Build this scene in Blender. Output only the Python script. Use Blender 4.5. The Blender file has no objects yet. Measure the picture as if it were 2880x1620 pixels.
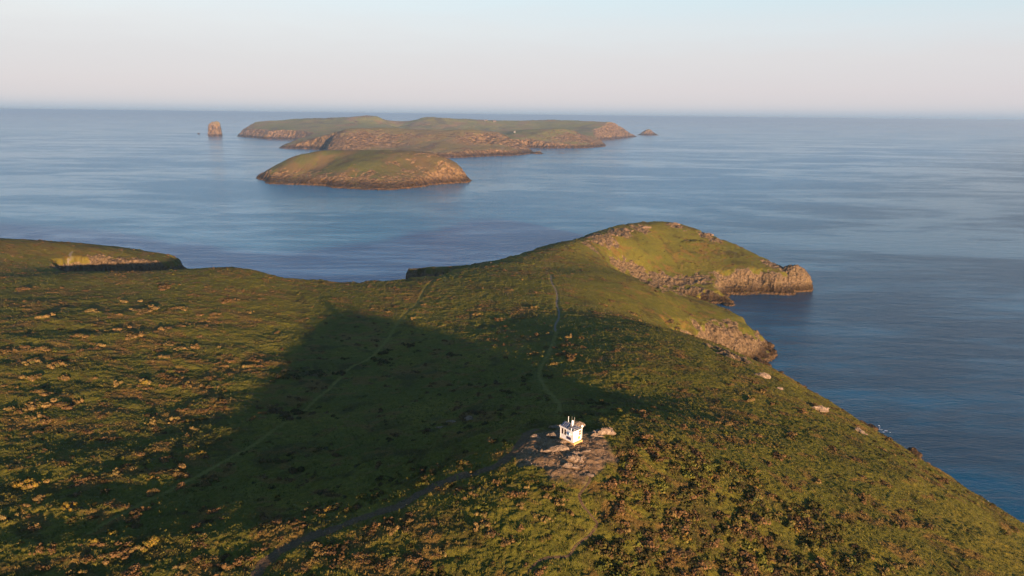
import bpy, math, random
import numpy as np
R = math.radians
rng = np.random.default_rng(7)
random.seed(7)
C = bpy.context.scene.collection

# ------------------------------------------------------------------ camera model
K = 1.4                                  # metres per survey unit
CAMZ = 100.0                             # camera height in survey units
PITCH, ROLL, FPX = R(14.05), R(0.65), 1946.0
FW = np.array([0, math.cos(PITCH), -math.sin(PITCH)])
_up = np.array([0, math.sin(PITCH), math.cos(PITCH)])
_rt = np.array([1.0, 0, 0])
RT = _rt * math.cos(ROLL) + _up * math.sin(ROLL)
UP = _up * math.cos(ROLL) - _rt * math.sin(ROLL)

def ray(px, py):
    return FW + RT * ((px - 1440) / FPX) + UP * ((810 - py) / FPX)
def P(px, py, z):                        # survey point seen at that bearing, at height z
    d = ray(px, py); t = (z - CAMZ) / d[2]
    return np.array([0, 0, CAMZ]) + d * t
def D(px, py, Y):                        # survey point seen at that bearing, Y units ahead
    d = ray(px, py); t = Y / d[1]
    return np.array([0, 0, CAMZ]) + d * t

# ------------------------------------------------------------------ noise
def _h2(ix, iy, s):
    h = (ix.astype(np.int64) * 374761393 + iy.astype(np.int64) * 668265263 + s * 1442695041) & 0xffffffff
    h = ((h ^ (h >> 13)) * 1274126177) & 0xffffffff
    return h ^ (h >> 16)
_GA = np.arange(16) * (2 * math.pi / 16)
_GX, _GY = np.cos(_GA), np.sin(_GA)
def pn(x, y, s=0):                       # 2-D gradient noise, about -0.7..0.7
    ix = np.floor(x); iy = np.floor(y); fx = x - ix; fy = y - iy
    u = fx * fx * fx * (fx * (fx * 6 - 15) + 10); v = fy * fy * fy * (fy * (fy * 6 - 15) + 10)
    def g(ox, oy):
        k = _h2(ix + ox, iy + oy, s) & 15
        return _GX[k] * (fx - ox) + _GY[k] * (fy - oy)
    a = g(0, 0); b = g(1, 0); c = g(0, 1); d = g(1, 1)
    return (a + u * (b - a)) + v * ((c + u * (d - c)) - (a + u * (b - a)))
def fbm(x, y, o=4, s=0, gain=.5):
    r = 0; a = 1.0; f = 1.0
    for i in range(o):
        r = r + a * pn(x * f, y * f, s + i * 17); a *= gain; f *= 2.03
    return r
def ridged(x, y, o=4, s=0):
    r = 0; a = .5; f = 1.0
    for i in range(o):
        n = 1 - np.abs(pn(x * f, y * f, s + i * 13)) * 2; r = r + a * n * n; a *= .5; f *= 2.07
    return r
def billow(x, y, o=3, s=0):
    r = 0; a = 1.0; f = 1.0
    for i in range(o):
        r = r + a * np.abs(pn(x * f, y * f, s + i * 11)) * 2; a *= .5; f *= 2.1
    return r
def sst(a, b, x):
    t = np.clip((x - a) / (b - a), 0, 1); return t * t * (3 - 2 * t)
def smin(a, b, k):
    h = np.clip(.5 + .5 * (b - a) / k, 0, 1); return b * (1 - h) + a * h - k * h * (1 - h)

# ------------------------------------------------------------------ surfaces from survey points
class Plate:                             # thin-plate surface tabulated on a coarse grid
    def __init__(s, pts, x0, x1, y0, y1, step, lam=.02):
        p = np.array(pts, float); n = len(p); L = 100.0
        q = p[:, :2] / L
        d = np.linalg.norm(q[:, None] - q[None], axis=2)
        A = np.zeros((n + 3, n + 3)); A[:n, :n] = s.phi(d) + lam * np.eye(n)
        A[:n, n] = 1; A[:n, n + 1:] = q; A[n, :n] = 1; A[n + 1:, :n] = q.T
        w = np.linalg.solve(A, np.concatenate([p[:, 2], [0, 0, 0]]))
        s.x0, s.y0, s.st = x0, y0, step
        xs = np.arange(x0, x1 + step, step); ys = np.arange(y0, y1 + step, step)
        X, Y = np.meshgrid(xs / L, ys / L)
        Z = w[n] + w[n + 1] * X + w[n + 2] * Y
        for i in range(n):
            Z += w[i] * s.phi(np.hypot(X - q[i, 0], Y - q[i, 1]))
        s.Z = Z
    @staticmethod
    def phi(r):
        return r * r * np.log(np.maximum(r, 1e-9))
    def __call__(s, x, y):
        u = np.clip((x - s.x0) / s.st, 0, s.Z.shape[1] - 1.001); v = np.clip((y - s.y0) / s.st, 0, s.Z.shape[0] - 1.001)
        i = u.astype(int); j = v.astype(int); u = u - i; v = v - j; Z = s.Z
        return (Z[j, i] * (1 - u) + Z[j, i + 1] * u) * (1 - v) + (Z[j + 1, i] * (1 - u) + Z[j + 1, i + 1] * u) * v

def coast(poly, x, y):                   # signed distance inland and steepness of the nearest stretch
    best = np.full(x.shape, 1e18); kk = np.zeros(x.shape); ins = np.zeros(x.shape, bool)
    n = len(poly)
    for i in range(n):
        ax, ay, ak = poly[i]; bx, by, bk = poly[(i + 1) % n]
        ex, ey = bx - ax, by - ay
        t = np.clip(((x - ax) * ex + (y - ay) * ey) / (ex * ex + ey * ey + 1e-9), 0, 1)
        dd = (x - ax - t * ex) ** 2 + (y - ay - t * ey) ** 2
        m = dd < best
        best = np.where(m, dd, best); kk = np.where(m, ak + (bk - ak) * t, kk)
        c = ((ay > y) != (by > y))
        with np.errstate(divide='ignore', invalid='ignore'):
            ins ^= c & (x < ex * (y - ay) / (by - ay if by != ay else 1e-12) + ax)
    d = np.sqrt(best)
    return np.where(ins, d, -d), kk

# mainland plateau: bearings surveyed from the drone, heights in units
SV = [(1612,1240,55),(1500,1232,54.6),(1720,1215,54.2),(1850,1240,51.7),(1400,1300,52.8),(1150,1410,50.3),(1000,1460,49.4),
 (800,1545,48.3),(740,1600,47.7),(1440,1620,50.3),(1440,1450,52.6),(1640,1350,54),(1800,1450,51.5),(1800,1620,48.5),
 (2000,1350,48.6),(2100,1500,47),(2200,1620,43.5),(1600,1130,47.5),(1440,1050,41),(1440,900,36.5),(1440,780,35),(1440,738,33.3),
 (1200,1130,41.5),(1200,1000,37.3),(1000,1100,38.3),(1150,1250,45.3),(950,860,35.6),(900,1300,43.8),(650,1250,42.4),(500,1320,43.4),
 (300,900,41.5),(0,1000,44.5),(0,1300,44.2),(200,1420,45),(0,1620,46),(400,1580,46.6),(300,1150,42.2),(600,1050,39.6),
 (600,900,38.6),(0,850,41.5),(300,810,38),(120,774,38.2),(800,950,36.6),(1850,1120,42.5),
 (1560,760,31),(1640,692,32),
 (0,672,40),(250,696,36),(400,714,31),(300,766,37.2),(530,757,37.2),(720,756,38.3),(800,780,35.3),(900,790,33.8),(1000,791,33),(1140,784,32.3)]
DV = [(1700,660,405),(1760,638,430),(1890,627,452),(1960,643,455),(2030,667,448),(2100,701,432),(2190,742,414),(1800,700,405),
 (1900,756,401),(2000,754,402),(2100,750,403),(1810,766,392),(1750,775,383),(1700,742,380),(1950,700,425),(350,746,309),(430,752,311),(270,757,304),(480,759,314),
 (1165,757,318),(1250,748,325),(1380,738,332),(1500,716,347),(2057,889,288),(2110,916,290),(1997,853,310)]
WV = [(-48,60,46.6),(-75,45,45.8),(-115,20,45),(0,30,47),(-40,15,45.5),(50,30,42),(95,30,26),(105,70,24),(130,70,8),
 (110,150,13),(90,150,26),(60,150,40),(30,150,44),(97,208,12),(78,208,24.5),(50,208,35),(20,208,38.2),
 (59,246,22),(72,246,15.5),(84,244,8),(72,280,20.5),(86,284,17.5),(50,265,27.5),(20,262,34.5),(62,300,26.5),(32,300,32.5),(100,115,24),(72,115,38),(125,115,9),
 (-300,330,42),(-300,250,44),(-300,150,46),(-200,375,25),(-170,350,27),(-260,372,28),(-250,60,46),(100,480,27),(64,418,30.5),(40,420,27),(20,395,25),(0,372,26),(-18,350,27.5),(44,380,32)]
PTS = [tuple(K * P(*q)) for q in SV] + [tuple(K * D(*q)) for q in DV] + [tuple(K * c for c in q) for q in WV]
COAST = [(150,-80,1.2),(140,60,1.2),(133,110,1.2),(129.5,154,1.1),(124.5,166,1.1),(119,187,1.1),(111,209,1.1),(103,231,1.1),(96,243,1.2),(92,249,1.3),(84,252,1.3),(79,256,1.4),(82,262,1.8),(92,265,1.7),(103,268,1.5),
 (111,279,1.3),(115,290,1.2),(117,303,1.3),(108,312,1.6),(98,322,1.6),(88,337,1.7),(76,354,1.7),(82,368,1.6),(97,371,1.4),(110,369,1.1),(121,368,.9),(124,372,1.1),(122,380,1.5),(128,389,1.6),(150,390,1.7),
 (163,391,1.9),(172,398,1.7),(174,408,1.7),(170,420,1.7),(160,438,1.7),(146,458,1.6),(128,478,1.5),(105,486,1.5),(80,476,1.5),(58,462,1.5),(36,440,1.5),(16,414,1.5),(-2,390,1.5),(-18,362,1.6),(-32,338,1.8),
 (-56,330,3.5),(-60,317,3.5),(-52,311,3.5),(-41,307,3),(-43,301,2.5),(-58,296,2),(-75,294,1.8),(-92,294,1.8),(-104,300,1.8),(-114,305,2),(-126,302,2),(-137,294,2.5),
 (-150,293,2.5),(-172,295,3),(-184,297,3),(-190,300,3),(-187,304,3),(-178,307,3),(-168,312,3),(-160,320,2.6),(-152,331,2),(-152,345,1.6),(-160,362,1.5),(-190,378,1.5),(-240,386,1.5),(-330,388,1.5),(-450,380,1.5),(-450,-80,1.5)]
COAST = [(K * a, K * b, c) for a, b, c in COAST]
PLATE = Plate(PTS, -640, 290, -120, 690, 3.0)

PATHS = {}
def path_dist(x, y):                     # distance to the nearest trodden line, in its own half widths
    best = np.full(x.shape, 9.0)
    for name, (pl, hw, depth) in PATHS.items():
        x0, y0 = pl.min(0) - 8; x1, y1 = pl.max(0) + 8
        m = (x > x0) & (x < x1) & (y > y0) & (y < y1)
        if not m.any(): continue
        xs, ys = x[m], y[m]; b = np.full(xs.shape, 9.0)
        for i in range(len(pl) - 1):
            a = pl[i]; e = pl[i + 1] - a
            t = np.clip(((xs - a[0]) * e[0] + (ys - a[1]) * e[1]) / (e @ e), 0, 1)
            b = np.minimum(b, np.hypot(xs - a[0] - t * e[0], ys - a[1] - t * e[1]) / hw)
        best[m] = np.minimum(best[m], b)
    return best

HUTXY = K * P(1612, 1240, 55)[:2]
BARE_C = K * P(1590, 1262, 54.5)[:2]
def bare_mask(x, y):
    dx, dy = x - BARE_C[0], y - BARE_C[1]
    r = np.hypot(dx / 10.2, dy / 11.4) + .28 * fbm(x / 5.0, y / 5.0, 3, 91)
    return 1 - sst(.8, 1.0, r)

def land(x, y, detail=True, full=False):
    """height of the mainland; with full=True also rock share and bare-earth share"""
    base = PLATE(x, y)
    wx = 4.5 * fbm(x / 26, y / 26, 3, 3) + 1.6 * fbm(x / 7, y / 7, 2, 5)
    wy = 4.5 * fbm(x / 26 + 9, y / 26, 3, 23) + 1.6 * fbm(x / 7, y / 7 + 5, 2, 25)
    d, k = coast(COAST, x + wx, y + wy)
    gul = ridged(x / 30, y / 30, 3, 41)
    dd = np.maximum(d, 0)
    but = ridged(x / 13, y / 13, 3, 43)
    dd = np.where(d > 0, np.maximum(dd + sst(1, 8, d) * sst(1.15, 1.4, k) * 4.5 * (but - .55), np.minimum(dd, 2)), 0)
    cl = np.where(d < 0, d * .8, np.minimum(dd * .9, 1.7) + np.maximum(dd - 2.6, 0) * k * (1.15 - .35 * gul))
    z0 = smin(base, cl, 5.0)
    steepish = sst(1.0, 6.0, base - z0)
    if not detail: return z0
    bare = bare_mask(x, y); pd = path_dist(x, y)
    soft = (1 - steepish) * (1 - .85 * bare) * (.45 + .55 * sst(.6, 2.0, pd))
    amp = .75 + .5 * fbm(x / 40, y / 40, 2, 77)
    xr = (.6 * x - .8 * y); yr = (.8 * x + .6 * y); rgt = sst(20, 60, x) * sst(460, 380, y)
    wv = 2.0 * fbm(x / 14, y / 14, 2, 53)
    roll = .35 + .75 * sst(-20, -50, x) * sst(330, 250, y)
    hum = ((1 - rgt) * (.46 * billow((x + wv) / 4.6, y / 3.6, 3, 50) - .24) + rgt * (.50 * billow((xr + wv) / 10, yr / 2.6, 3, 52) - .25)) * amp + (roll + 1.0 * sst(70, 120, x) * sst(380, 330, y)) * fbm(x / 21, y / 15, 3, 58)
    hum2 = .24 * billow(x / 1.35, y / 1.2, 2, 66)
    crag = steepish * (3.2 * (ridged(x / 11, y / 11, 4, 31) - .45) + .8 * (ridged(x / 3.2, y / 3.2, 3, 37) - .4))
    br = bare * (.5 * fbm(x / 3.4, y / 3.4, 4, 8) + .34 * (ridged(x / 1.5, y / 1.5, 3, 9) - .4))
    z = z0 + soft * (hum + hum2) * np.where(d > 0, 1, 0) + crag * sst(-2, 3, d) + br
    z -= np.where(pd < 2.0, PDEPTH(x, y) * (1 - sst(.5, 1.8, pd)), 0) if PATHS else 0
    if full: return z, steepish, bare, pd, d, base, z0, k
    return z
def PDEPTH(x, y):
    return .13

def hit(px, py, n=2600):                 # where that bearing meets the land (metres)
    d = ray(px, py); d = d / np.linalg.norm(d)
    t = np.linspace(60, 850, n)
    X, Y, Z = d[0] * t, d[1] * t, CAMZ * K + d[2] * t
    g = Z - land(X, Y, False)
    i = int(np.argmax(g < 0)) if (g < 0).any() else n - 1
    return np.array([X[i], Y[i]])

def smooth_line(pts, step=1.5):
    p = np.array(pts, float); out = []
    for i in range(len(p) - 1):
        p0 = p[max(i - 1, 0)]; p1 = p[i]; p2 = p[i + 1]; p3 = p[min(i + 2, len(p) - 1)]
        n = max(2, int(np.linalg.norm(p2 - p1) / step))
        for t in np.arange(n) / n:
            out.append(.5 * (2 * p1 + (p2 - p0) * t + (2 * p0 - 5 * p1 + 4 * p2 - p3) * t * t + (3 * p1 - p0 - 3 * p2 + p3) * t ** 3))
    out.append(p[-1]); return np.array(out)

TRACKS = {
 'hut': ([(1520,1206),(1493,1213),(1474,1230),(1455,1262),(1408,1303),(1349,1328),(1291,1344),(1233,1363),(1175,1396),(1116,1427),(1058,1443),(1000,1462),(941,1490),(877,1509),(813,1537),(762,1569),(722,1612),(690,1680)], 1.3),
 'trail': ([(1655,1318),(1660,1340),(1656,1359),(1637,1382),(1629,1398),(1644,1429),(1672,1460),(1679,1480),(1652,1514),(1613,1542),(1598,1565),(1524,1573),(1477,1619)], .42),
 'stony': ([(1549,772),(1551,793),(1563,816),(1567,836),(1565,855),(1572,875),(1570,898),(1561,917),(1563,941),(1551,972),(1536,1007),(1516,1049),(1532,1088),(1559,1119),(1574,1142),(1567,1172)], .8),
 'grassy': ([(1290,764),(1240,778),(1202,805),(1186,828),(1171,855),(1140,882),(1120,906),(1093,948),(1062,987),(1023,1018),(984,1036),(920,1098),(834,1167),(727,1240),(620,1304),(492,1372),(385,1424),(250,1500)], .7),
 'headland': ([(205,706),(196,718),(203,732),(190,746),(186,758)], .9),
}
for _n, (_pp, _hw) in TRACKS.items():
    PATHS[_n] = (smooth_line([hit(*q) for q in _pp]), _hw, .25)

# ------------------------------------------------------------------ mesh helpers
def mesh_from(name, V, Fq, mat, parent=None, smooth=True, attrs=None):
    me = bpy.data.meshes.new(name)
    V = np.asarray(V, np.float32); Fq = np.asarray(Fq, np.int32)
    me.vertices.add(len(V)); me.vertices.foreach_set('co', V.ravel())
    n = Fq.shape[1]; me.loops.add(Fq.size); me.loops.foreach_set('vertex_index', Fq.ravel())
    me.polygons.add(len(Fq)); me.polygons.foreach_set('loop_start', np.arange(0, Fq.size, n, dtype=np.int32))
    me.polygons.foreach_set('use_smooth', np.full(len(Fq), smooth))
    me.update(calc_edges=True)
    if attrs:
        for k, v in attrs.items():
            a = me.attributes.new(k, 'FLOAT_COLOR', 'POINT')
            v = np.asarray(v, np.float32)
            if v.shape[1] == 3: v = np.concatenate([v, np.ones((len(v), 1), np.float32)], 1)
            a.data.foreach_set('color', v.ravel())
    if mat: me.materials.append(mat)
    o = bpy.data.objects.new(name, me); C.objects.link(o)
    if parent: o.parent = parent
    return o
def grid_faces(nr, nc, keep=None):
    i = np.arange((nr - 1) * (nc - 1)); r = i // (nc - 1); c = i % (nc - 1); a = r * nc + c
    F = np.stack([a, a + 1, a + nc + 1, a + nc], 1)
    if keep is not None: F = F[keep[F].any(1)]
    used = np.zeros(nr * nc, bool); used[F.ravel()] = True
    remap = np.cumsum(used) - 1
    return remap[F], used
def tag(o, label=None, cat=None, group=None, kind=None):
    for k, v in (('label', label), ('category', cat), ('group', group), ('kind', kind)):
        if v: o[k] = v
    return o

# ------------------------------------------------------------------ materials
class NT:
    def __init__(s, name):
        s.m = bpy.data.materials.new(name); s.m.use_nodes = True; s.t = s.m.node_tree; s.n = s.t.nodes; s.n.clear()
        s.out = s.n.new('ShaderNodeOutputMaterial')
        s.b = s.n.new('ShaderNodeBsdfPrincipled'); s.t.links.new(s.b.outputs[0], s.out.inputs[0])
    def L(s, a, b): s.t.links.new(a, b)
    def val(s, sock, v):
        if hasattr(v, 'links') or isinstance(v, bpy.types.NodeSocket): s.L(v, sock)
        else: sock.default_value = v
    def coord(s, sc=(1, 1, 1), rot=(0, 0, 0), src='Object'):
        t = s.n.new('ShaderNodeTexCoord'); m = s.n.new('ShaderNodeMapping')
        m.inputs['Scale'].default_value = sc; m.inputs['Rotation'].default_value = rot
        s.L(t.outputs[src], m.inputs[0]); return m.outputs[0]
    def noise(s, vec, scale, detail=4, rough=.55, dist=0):
        n = s.n.new('ShaderNodeTexNoise'); s.L(vec, n.inputs['Vector']); n.inputs['Scale'].default_value = scale
        n.inputs['Detail'].default_value = detail; n.inputs['Roughness'].default_value = rough; n.inputs['Distortion'].default_value = dist
        return n.outputs[0]
    def voro(s, vec, scale, feat='F1'):
        n = s.n.new('ShaderNodeTexVoronoi'); n.feature = feat; s.L(vec, n.inputs['Vector']); n.inputs['Scale'].default_value = scale
        return n.outputs[0]
    def ramp(s, f, stops, interp='LINEAR'):
        r = s.n.new('ShaderNodeValToRGB'); r.color_ramp.interpolation = interp; e = r.color_ramp.elements
        while len(e) < len(stops): e.new(.5)
        for q, (p, c) in zip(e, stops):
            q.position = p; q.color = (c, c, c, 1) if not hasattr(c, '__len__') else (*c, 1)
        s.L(f, r.inputs[0]); return r.outputs[0]
    def mix(s, f, a, b, bt='MIX'):
        m = s.n.new('ShaderNodeMix'); m.data_type = 'RGBA'; m.blend_type = bt
        s.val(m.inputs[0], f)
        for i, v in ((6, a), (7, b)):
            if isinstance(v, bpy.types.NodeSocket): s.L(v, m.inputs[i])
            else: m.inputs[i].default_value = (*v, 1)
        return m.outputs[2]
    def math(s, op, a, b=0.0, c=0.0):
        m = s.n.new('ShaderNodeMath'); m.operation = op
        for i, v in enumerate((a, b, c)): s.val(m.inputs[i], v)
        return m.outputs[0]
    def attr(s, name):
        a = s.n.new('ShaderNodeAttribute'); a.attribute_name = name; return a
    def sep(s, c):
        q = s.n.new('ShaderNodeSeparateColor'); s.L(c, q.inputs[0]); return q.outputs
    def bump(s, h, dist, strength=1.0, normal=None):
        b = s.n.new('ShaderNodeBump'); b.inputs['Distance'].default_value = dist; s.val(b.inputs['Strength'], strength); s.L(h, b.inputs['Height'])
        if normal: s.L(normal, b.inputs['Normal'])
        return b.outputs[0]
    def fin(s, col, rough=.9, normal=None, spec=.2):
        s.val(s.b.inputs['Base Color'], col if isinstance(col, bpy.types.NodeSocket) else (*col, 1))
        s.val(s.b.inputs['Roughness'], rough); s.b.inputs['Specular IOR Level'].default_value = spec
        if normal: s.L(normal, s.b.inputs['Normal'])
        return s.m

def plain(name, col, rough=.6, metal=0.0, spec=.4, var=.12, sc=3.0):
    t = NT(name); c = t.coord(); n = t.noise(c, sc, 4)
    t.b.inputs['Metallic'].default_value = metal
    a = tuple(x * (1 - var) for x in col); b = tuple(min(1, x * (1 + var)) for x in col)
    return t.fin(t.ramp(n, [(.3, a), (.7, b)]), rough, None, spec)

def rock_color(t, c, s=1.0, tint=(1, 1, 1)):
    n1 = t.noise(c, .09 * s, 5, .6); n2 = t.noise(c, .7 * s, 6, .7, .4)
    q = lambda v: tuple(a * b for a, b in zip(v, tint))
    a = t.ramp(n2, [(.30, q((.020, .014, .010))), (.44, q((.082, .055, .032))), (.60, q((.165, .113, .066))), (.82, q((.31, .23, .14)))])
    b = t.ramp(n2, [(.3, q((.06, .043, .024))), (.7, q((.19, .13, .066)))])
    return t.mix(t.ramp(n1, [(.42, 0.0), (.6, .85)]), a, b)

def terrain_mat(name, far=1.0, pale=1.0):
    """turf, dry heath, bare earth and rock, mixed by the mesh's own masks; `far` = size of the pattern"""
    t = NT(name); c = t.coord(); s = 1 / far
    r, g, b = t.sep(t.attr('mask').outputs['Color'])[:3]
    r2, g2, b2 = t.sep(t.attr('mask2').outputs['Color'])[:3]
    n1 = t.noise(c, .03 * s, 4); n2 = t.noise(c, .35 * s, 6, .65); n3 = t.noise(c, 3.0 * s, 5, .7)
    green = t.ramp(n1, [(.35, (.066, .068, .014)), (.5, (.104, .094, .019)), (.65, (.145, .114, .025))])
    green = t.mix(t.ramp(n2, [(.35, 0.0), (.75, .6)]), green, (.036, .044, .013))
    n4 = t.noise(c, .9 * s, 5, .7)
    green = t.mix(t.ramp(n4, [(.42, 0.0), (.6, .75)]), green, (.040, .046, .014))
    green = t.mix(t.ramp(n4, [(.52, 0.0), (.72, .8)], 'EASE'), green, (.125, .098, .036))
    green = t.mix(t.ramp(n3, [(.45, 0.0), (.8, .6)]), green, (.115, .105, .035))
    n5 = t.noise(c, .075 * s, 5, .6, .8)
    green = t.mix(t.ramp(n5, [(.52, 0.0), (.63, .8)]), green, t.ramp(n3, [(.3, (.022, .022, .010)), (.7, (.060, .043, .022))]))
    dryc = t.ramp(n3, [(.3, (.058, .036, .016)), (.55, (.115, .070, .031)), (.75, (.180, .114, .052))])
    col = t.mix(g, green, dryc)
    straw = t.ramp(n2, [(.3, (.085, .078, .026)), (.7, (.135, .115, .042))])
    col = t.mix(g2, col, straw)
    if far == 1: col = t.mix(1.0, col, (1.04, 1.0, .60), 'MULTIPLY')
    earth = t.ramp(t.noise(c, 1.1 * s, 6, .75), [(.3, (.06, .037, .020)), (.48, (.125, .079, .042)), (.62, (.185, .120, .068)), (.76, (.33, .245, .16))])
    col = t.mix(b, col, earth)
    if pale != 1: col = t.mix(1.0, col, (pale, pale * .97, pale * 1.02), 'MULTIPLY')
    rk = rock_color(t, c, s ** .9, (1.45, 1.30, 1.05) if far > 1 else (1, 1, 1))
    geo = t.n.new('ShaderNodeNewGeometry'); sp = t.n.new('ShaderNodeSeparateXYZ'); t.L(geo.outputs['Position'], sp.inputs[0])
    hz = t.math('ADD', sp.outputs[2], t.math('MULTIPLY', t.math('SUBTRACT', n2, .5), 3.0))
    band = t.ramp(t.math('MULTIPLY', hz, .1 if far == 1 else .055), [(.02, (.55, .5, .45)), (.12, (.75, .68, .6)), (.18, (.22, .20, .19)), (.45, (.38, .36, .34)), (.85, (1, 1, 1))])
    rk = t.mix(1.0, rk, band, 'MULTIPLY')
    rr = t.math('ADD', r, t.math('MULTIPLY', t.math('SUBTRACT', n2, .5), .7))
    col = t.mix(t.ramp(rr, [(.42, 0.0), (.6, 1.0)]), col, rk)
    bh = t.math('ADD', t.math('MULTIPLY', n3, .35), t.math('MULTIPLY', t.noise(c, 9 * s, 4, .7), .22))
    nm = t.bump(bh, .8 * far, 1.0)
    cr = t.math('ADD', t.math('MULTIPLY', t.voro(t.coord((1, 1, .6)), .42 / far ** .7), .9), t.noise(c, .5 / far ** .7, 6, .7, .6))
    nm = t.bump(cr, 2.2 * far, t.math('MULTIPLY', r, .9), nm)
    return t.fin(col, .95, nm, .08)

M = {}
M['ground'] = terrain_mat('turf_heath_and_rock', 1.0)
M['island'] = terrain_mat('island_turf_and_rock', 5.0)
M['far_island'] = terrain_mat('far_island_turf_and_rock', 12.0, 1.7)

# ------------------------------------------------------------------ mainland
def normals_grid(X, Y, Z):
    def g(a): return np.gradient(a, axis=0), np.gradient(a, axis=1)
    xu, xv = g(X); yu, yv = g(Y); zu, zv = g(Z)
    nx = yu * zv - zu * yv; ny = zu * xv - xu * zv; nz = xu * yv - yu * xv
    l = np.sqrt(nx * nx + ny * ny + nz * nz) + 1e-12
    s = np.sign(nz + 1e-12)
    return nx / l * s, ny / l * s, nz / l * s

def dry_mask(x, y, base, d):
    """dry heath and dead gorse patches"""
    wx = 5 * fbm(x / 12, y / 12, 2, 115); n = fbm((x + wx) / 9.0, (y - wx) / 6.0, 5, 120, .6) + .6 * fbm(x / 38, y / 30, 3, 131)
    left = sst(-10, -110, x) * sst(120, 170, y)
    w = .02 + .16 * left; rim = sst(-135, -160, x / K) * sst(300, 306, y / K) * sst(330, 318, y / K)
    return np.maximum(sst(.16, .52, n + w) * .85, rim * .3)

def build_mainland():
    ap = -40 * K; r0, r1 = 70 * K, 520 * K
    nr = 1500; nc = 1180
    r = r0 * (r1 / r0) ** (np.arange(nr) / (nr - 1)); a = np.radians(np.linspace(-45, 44, nc))
    X = r[:, None] * np.sin(a)[None]; Y = ap + r[:, None] * np.cos(a)[None]
    z, steep, bare, pd, d, base, z0, kk = land(X, Y, True, True)
    keep = (d > -7)
    nx, ny, nz = normals_grid(X, Y, z0)
    rock = np.maximum(steep * sst(.9, .68, nz + .22 * fbm(X / 7, Y / 7, 3, 141)), sst(1.25, 1.5, kk) * sst(19, 9, d + 14 * fbm(X / 13, Y / 13, 3, 143)) * sst(.985, .93, nz))
    rock = np.maximum(rock, sst(3.5, 1.5, z) * sst(.98, .9, nz))
    # rocky knees of the headland crest
    rock = np.maximum(rock, crest_rock(X, Y))
    z = z + crest_rock(X, Y) * (2.6 * (ridged(X / 8, Y / 8, 4, 191) - .42) + .8 * (ridged(X / 2.6, Y / 2.6, 3, 193) - .4)) * sst(0, 5, d)
    # crags: push cliff faces in and out along their own slope
    j = rock * sst(-2, 2, d)
    off = 3.2 * (ridged(X / 10 + z / 9, Y / 10 - z / 7, 3, 151) - .45) + .9 * (ridged(X / 2.2 + z / 3, Y / 2.2, 2, 157) - .4)
    l = np.hypot(nx, ny) + 1e-6
    X2 = X + j * off * nx / l * np.minimum(l * 2, 1); Y2 = Y + j * off * ny / l * np.minimum(l * 2, 1)
    dry = dry_mask(X, Y, base, d) * (1 - bare)
    pmask = np.zeros_like(X); straw = np.zeros_like(X)
    gp = PATHS['grassy']; 
    straw = sst(.52, .7, .5 + .6 * fbm(X / 22, Y / 16, 3, 171)) * .5
    edge = sst(9, 3, d) * (1 - rock); straw = np.maximum(straw, edge * .7)
    pgr = 1 - sst(.6, 1.3, pd + .6 * fbm(X / 2.5, Y / 2.5, 3, 7))
    straw = np.maximum(straw, pgr * .14); dry = dry * (1 - pgr)
    mask = np.stack([rock, dry, np.maximum(bare, pmask)], 2).reshape(-1, 3)
    mask2 = np.stack([straw, pgr, pgr * 0], 2).reshape(-1, 3)
    F, used = grid_faces(nr, nc, keep.ravel())
    V = np.stack([X2, Y2, z], 2).reshape(-1, 3)[used]
    o = mesh_from('ground', V, F, M['ground'], attrs={'mask': mask[used], 'mask2': mask2[used]})
    tag(o, 'rough grassy headland with heath, rocky cliffs and a cove', kind='structure')
    return o

CREST = [(1690,664,14),(1740,650,13),(1800,640,11),(1900,632,9),(1985,660,9),(1660,690,9),(2010,672,7),(2170,738,10),(2200,752,9),
 (1735,742,8),(1770,752,9),(1800,770,11),(1830,795,12),(1880,812,11),(1930,820,9),(1990,832,7),(2040,846,7),(1850,786,11),(1885,790,11),(1925,790,11),(1970,786,11),(1850,806,9),(1955,812,8),(2000,925,7),(2040,935,9),(2080,945,9),(2110,960,8),(2060,912,6),(2030,985,7),(2060,1000,8),(285,742,8),(330,738,9),(385,738,9),(430,742,8)]
CREST = [(*hit(px, py + 3), rr) for px, py, rr in CREST]
def crest_rock(x, y):
    m = np.zeros_like(x)
    w = .75 * fbm(x / 6, y / 6, 4, 181)
    for cx, cy, rr in CREST:
        q = np.hypot(x - cx, (y - cy)) / rr + w
        m = np.maximum(m, 1 - sst(.7, .95, q))
    return m

build_mainland()

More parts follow.
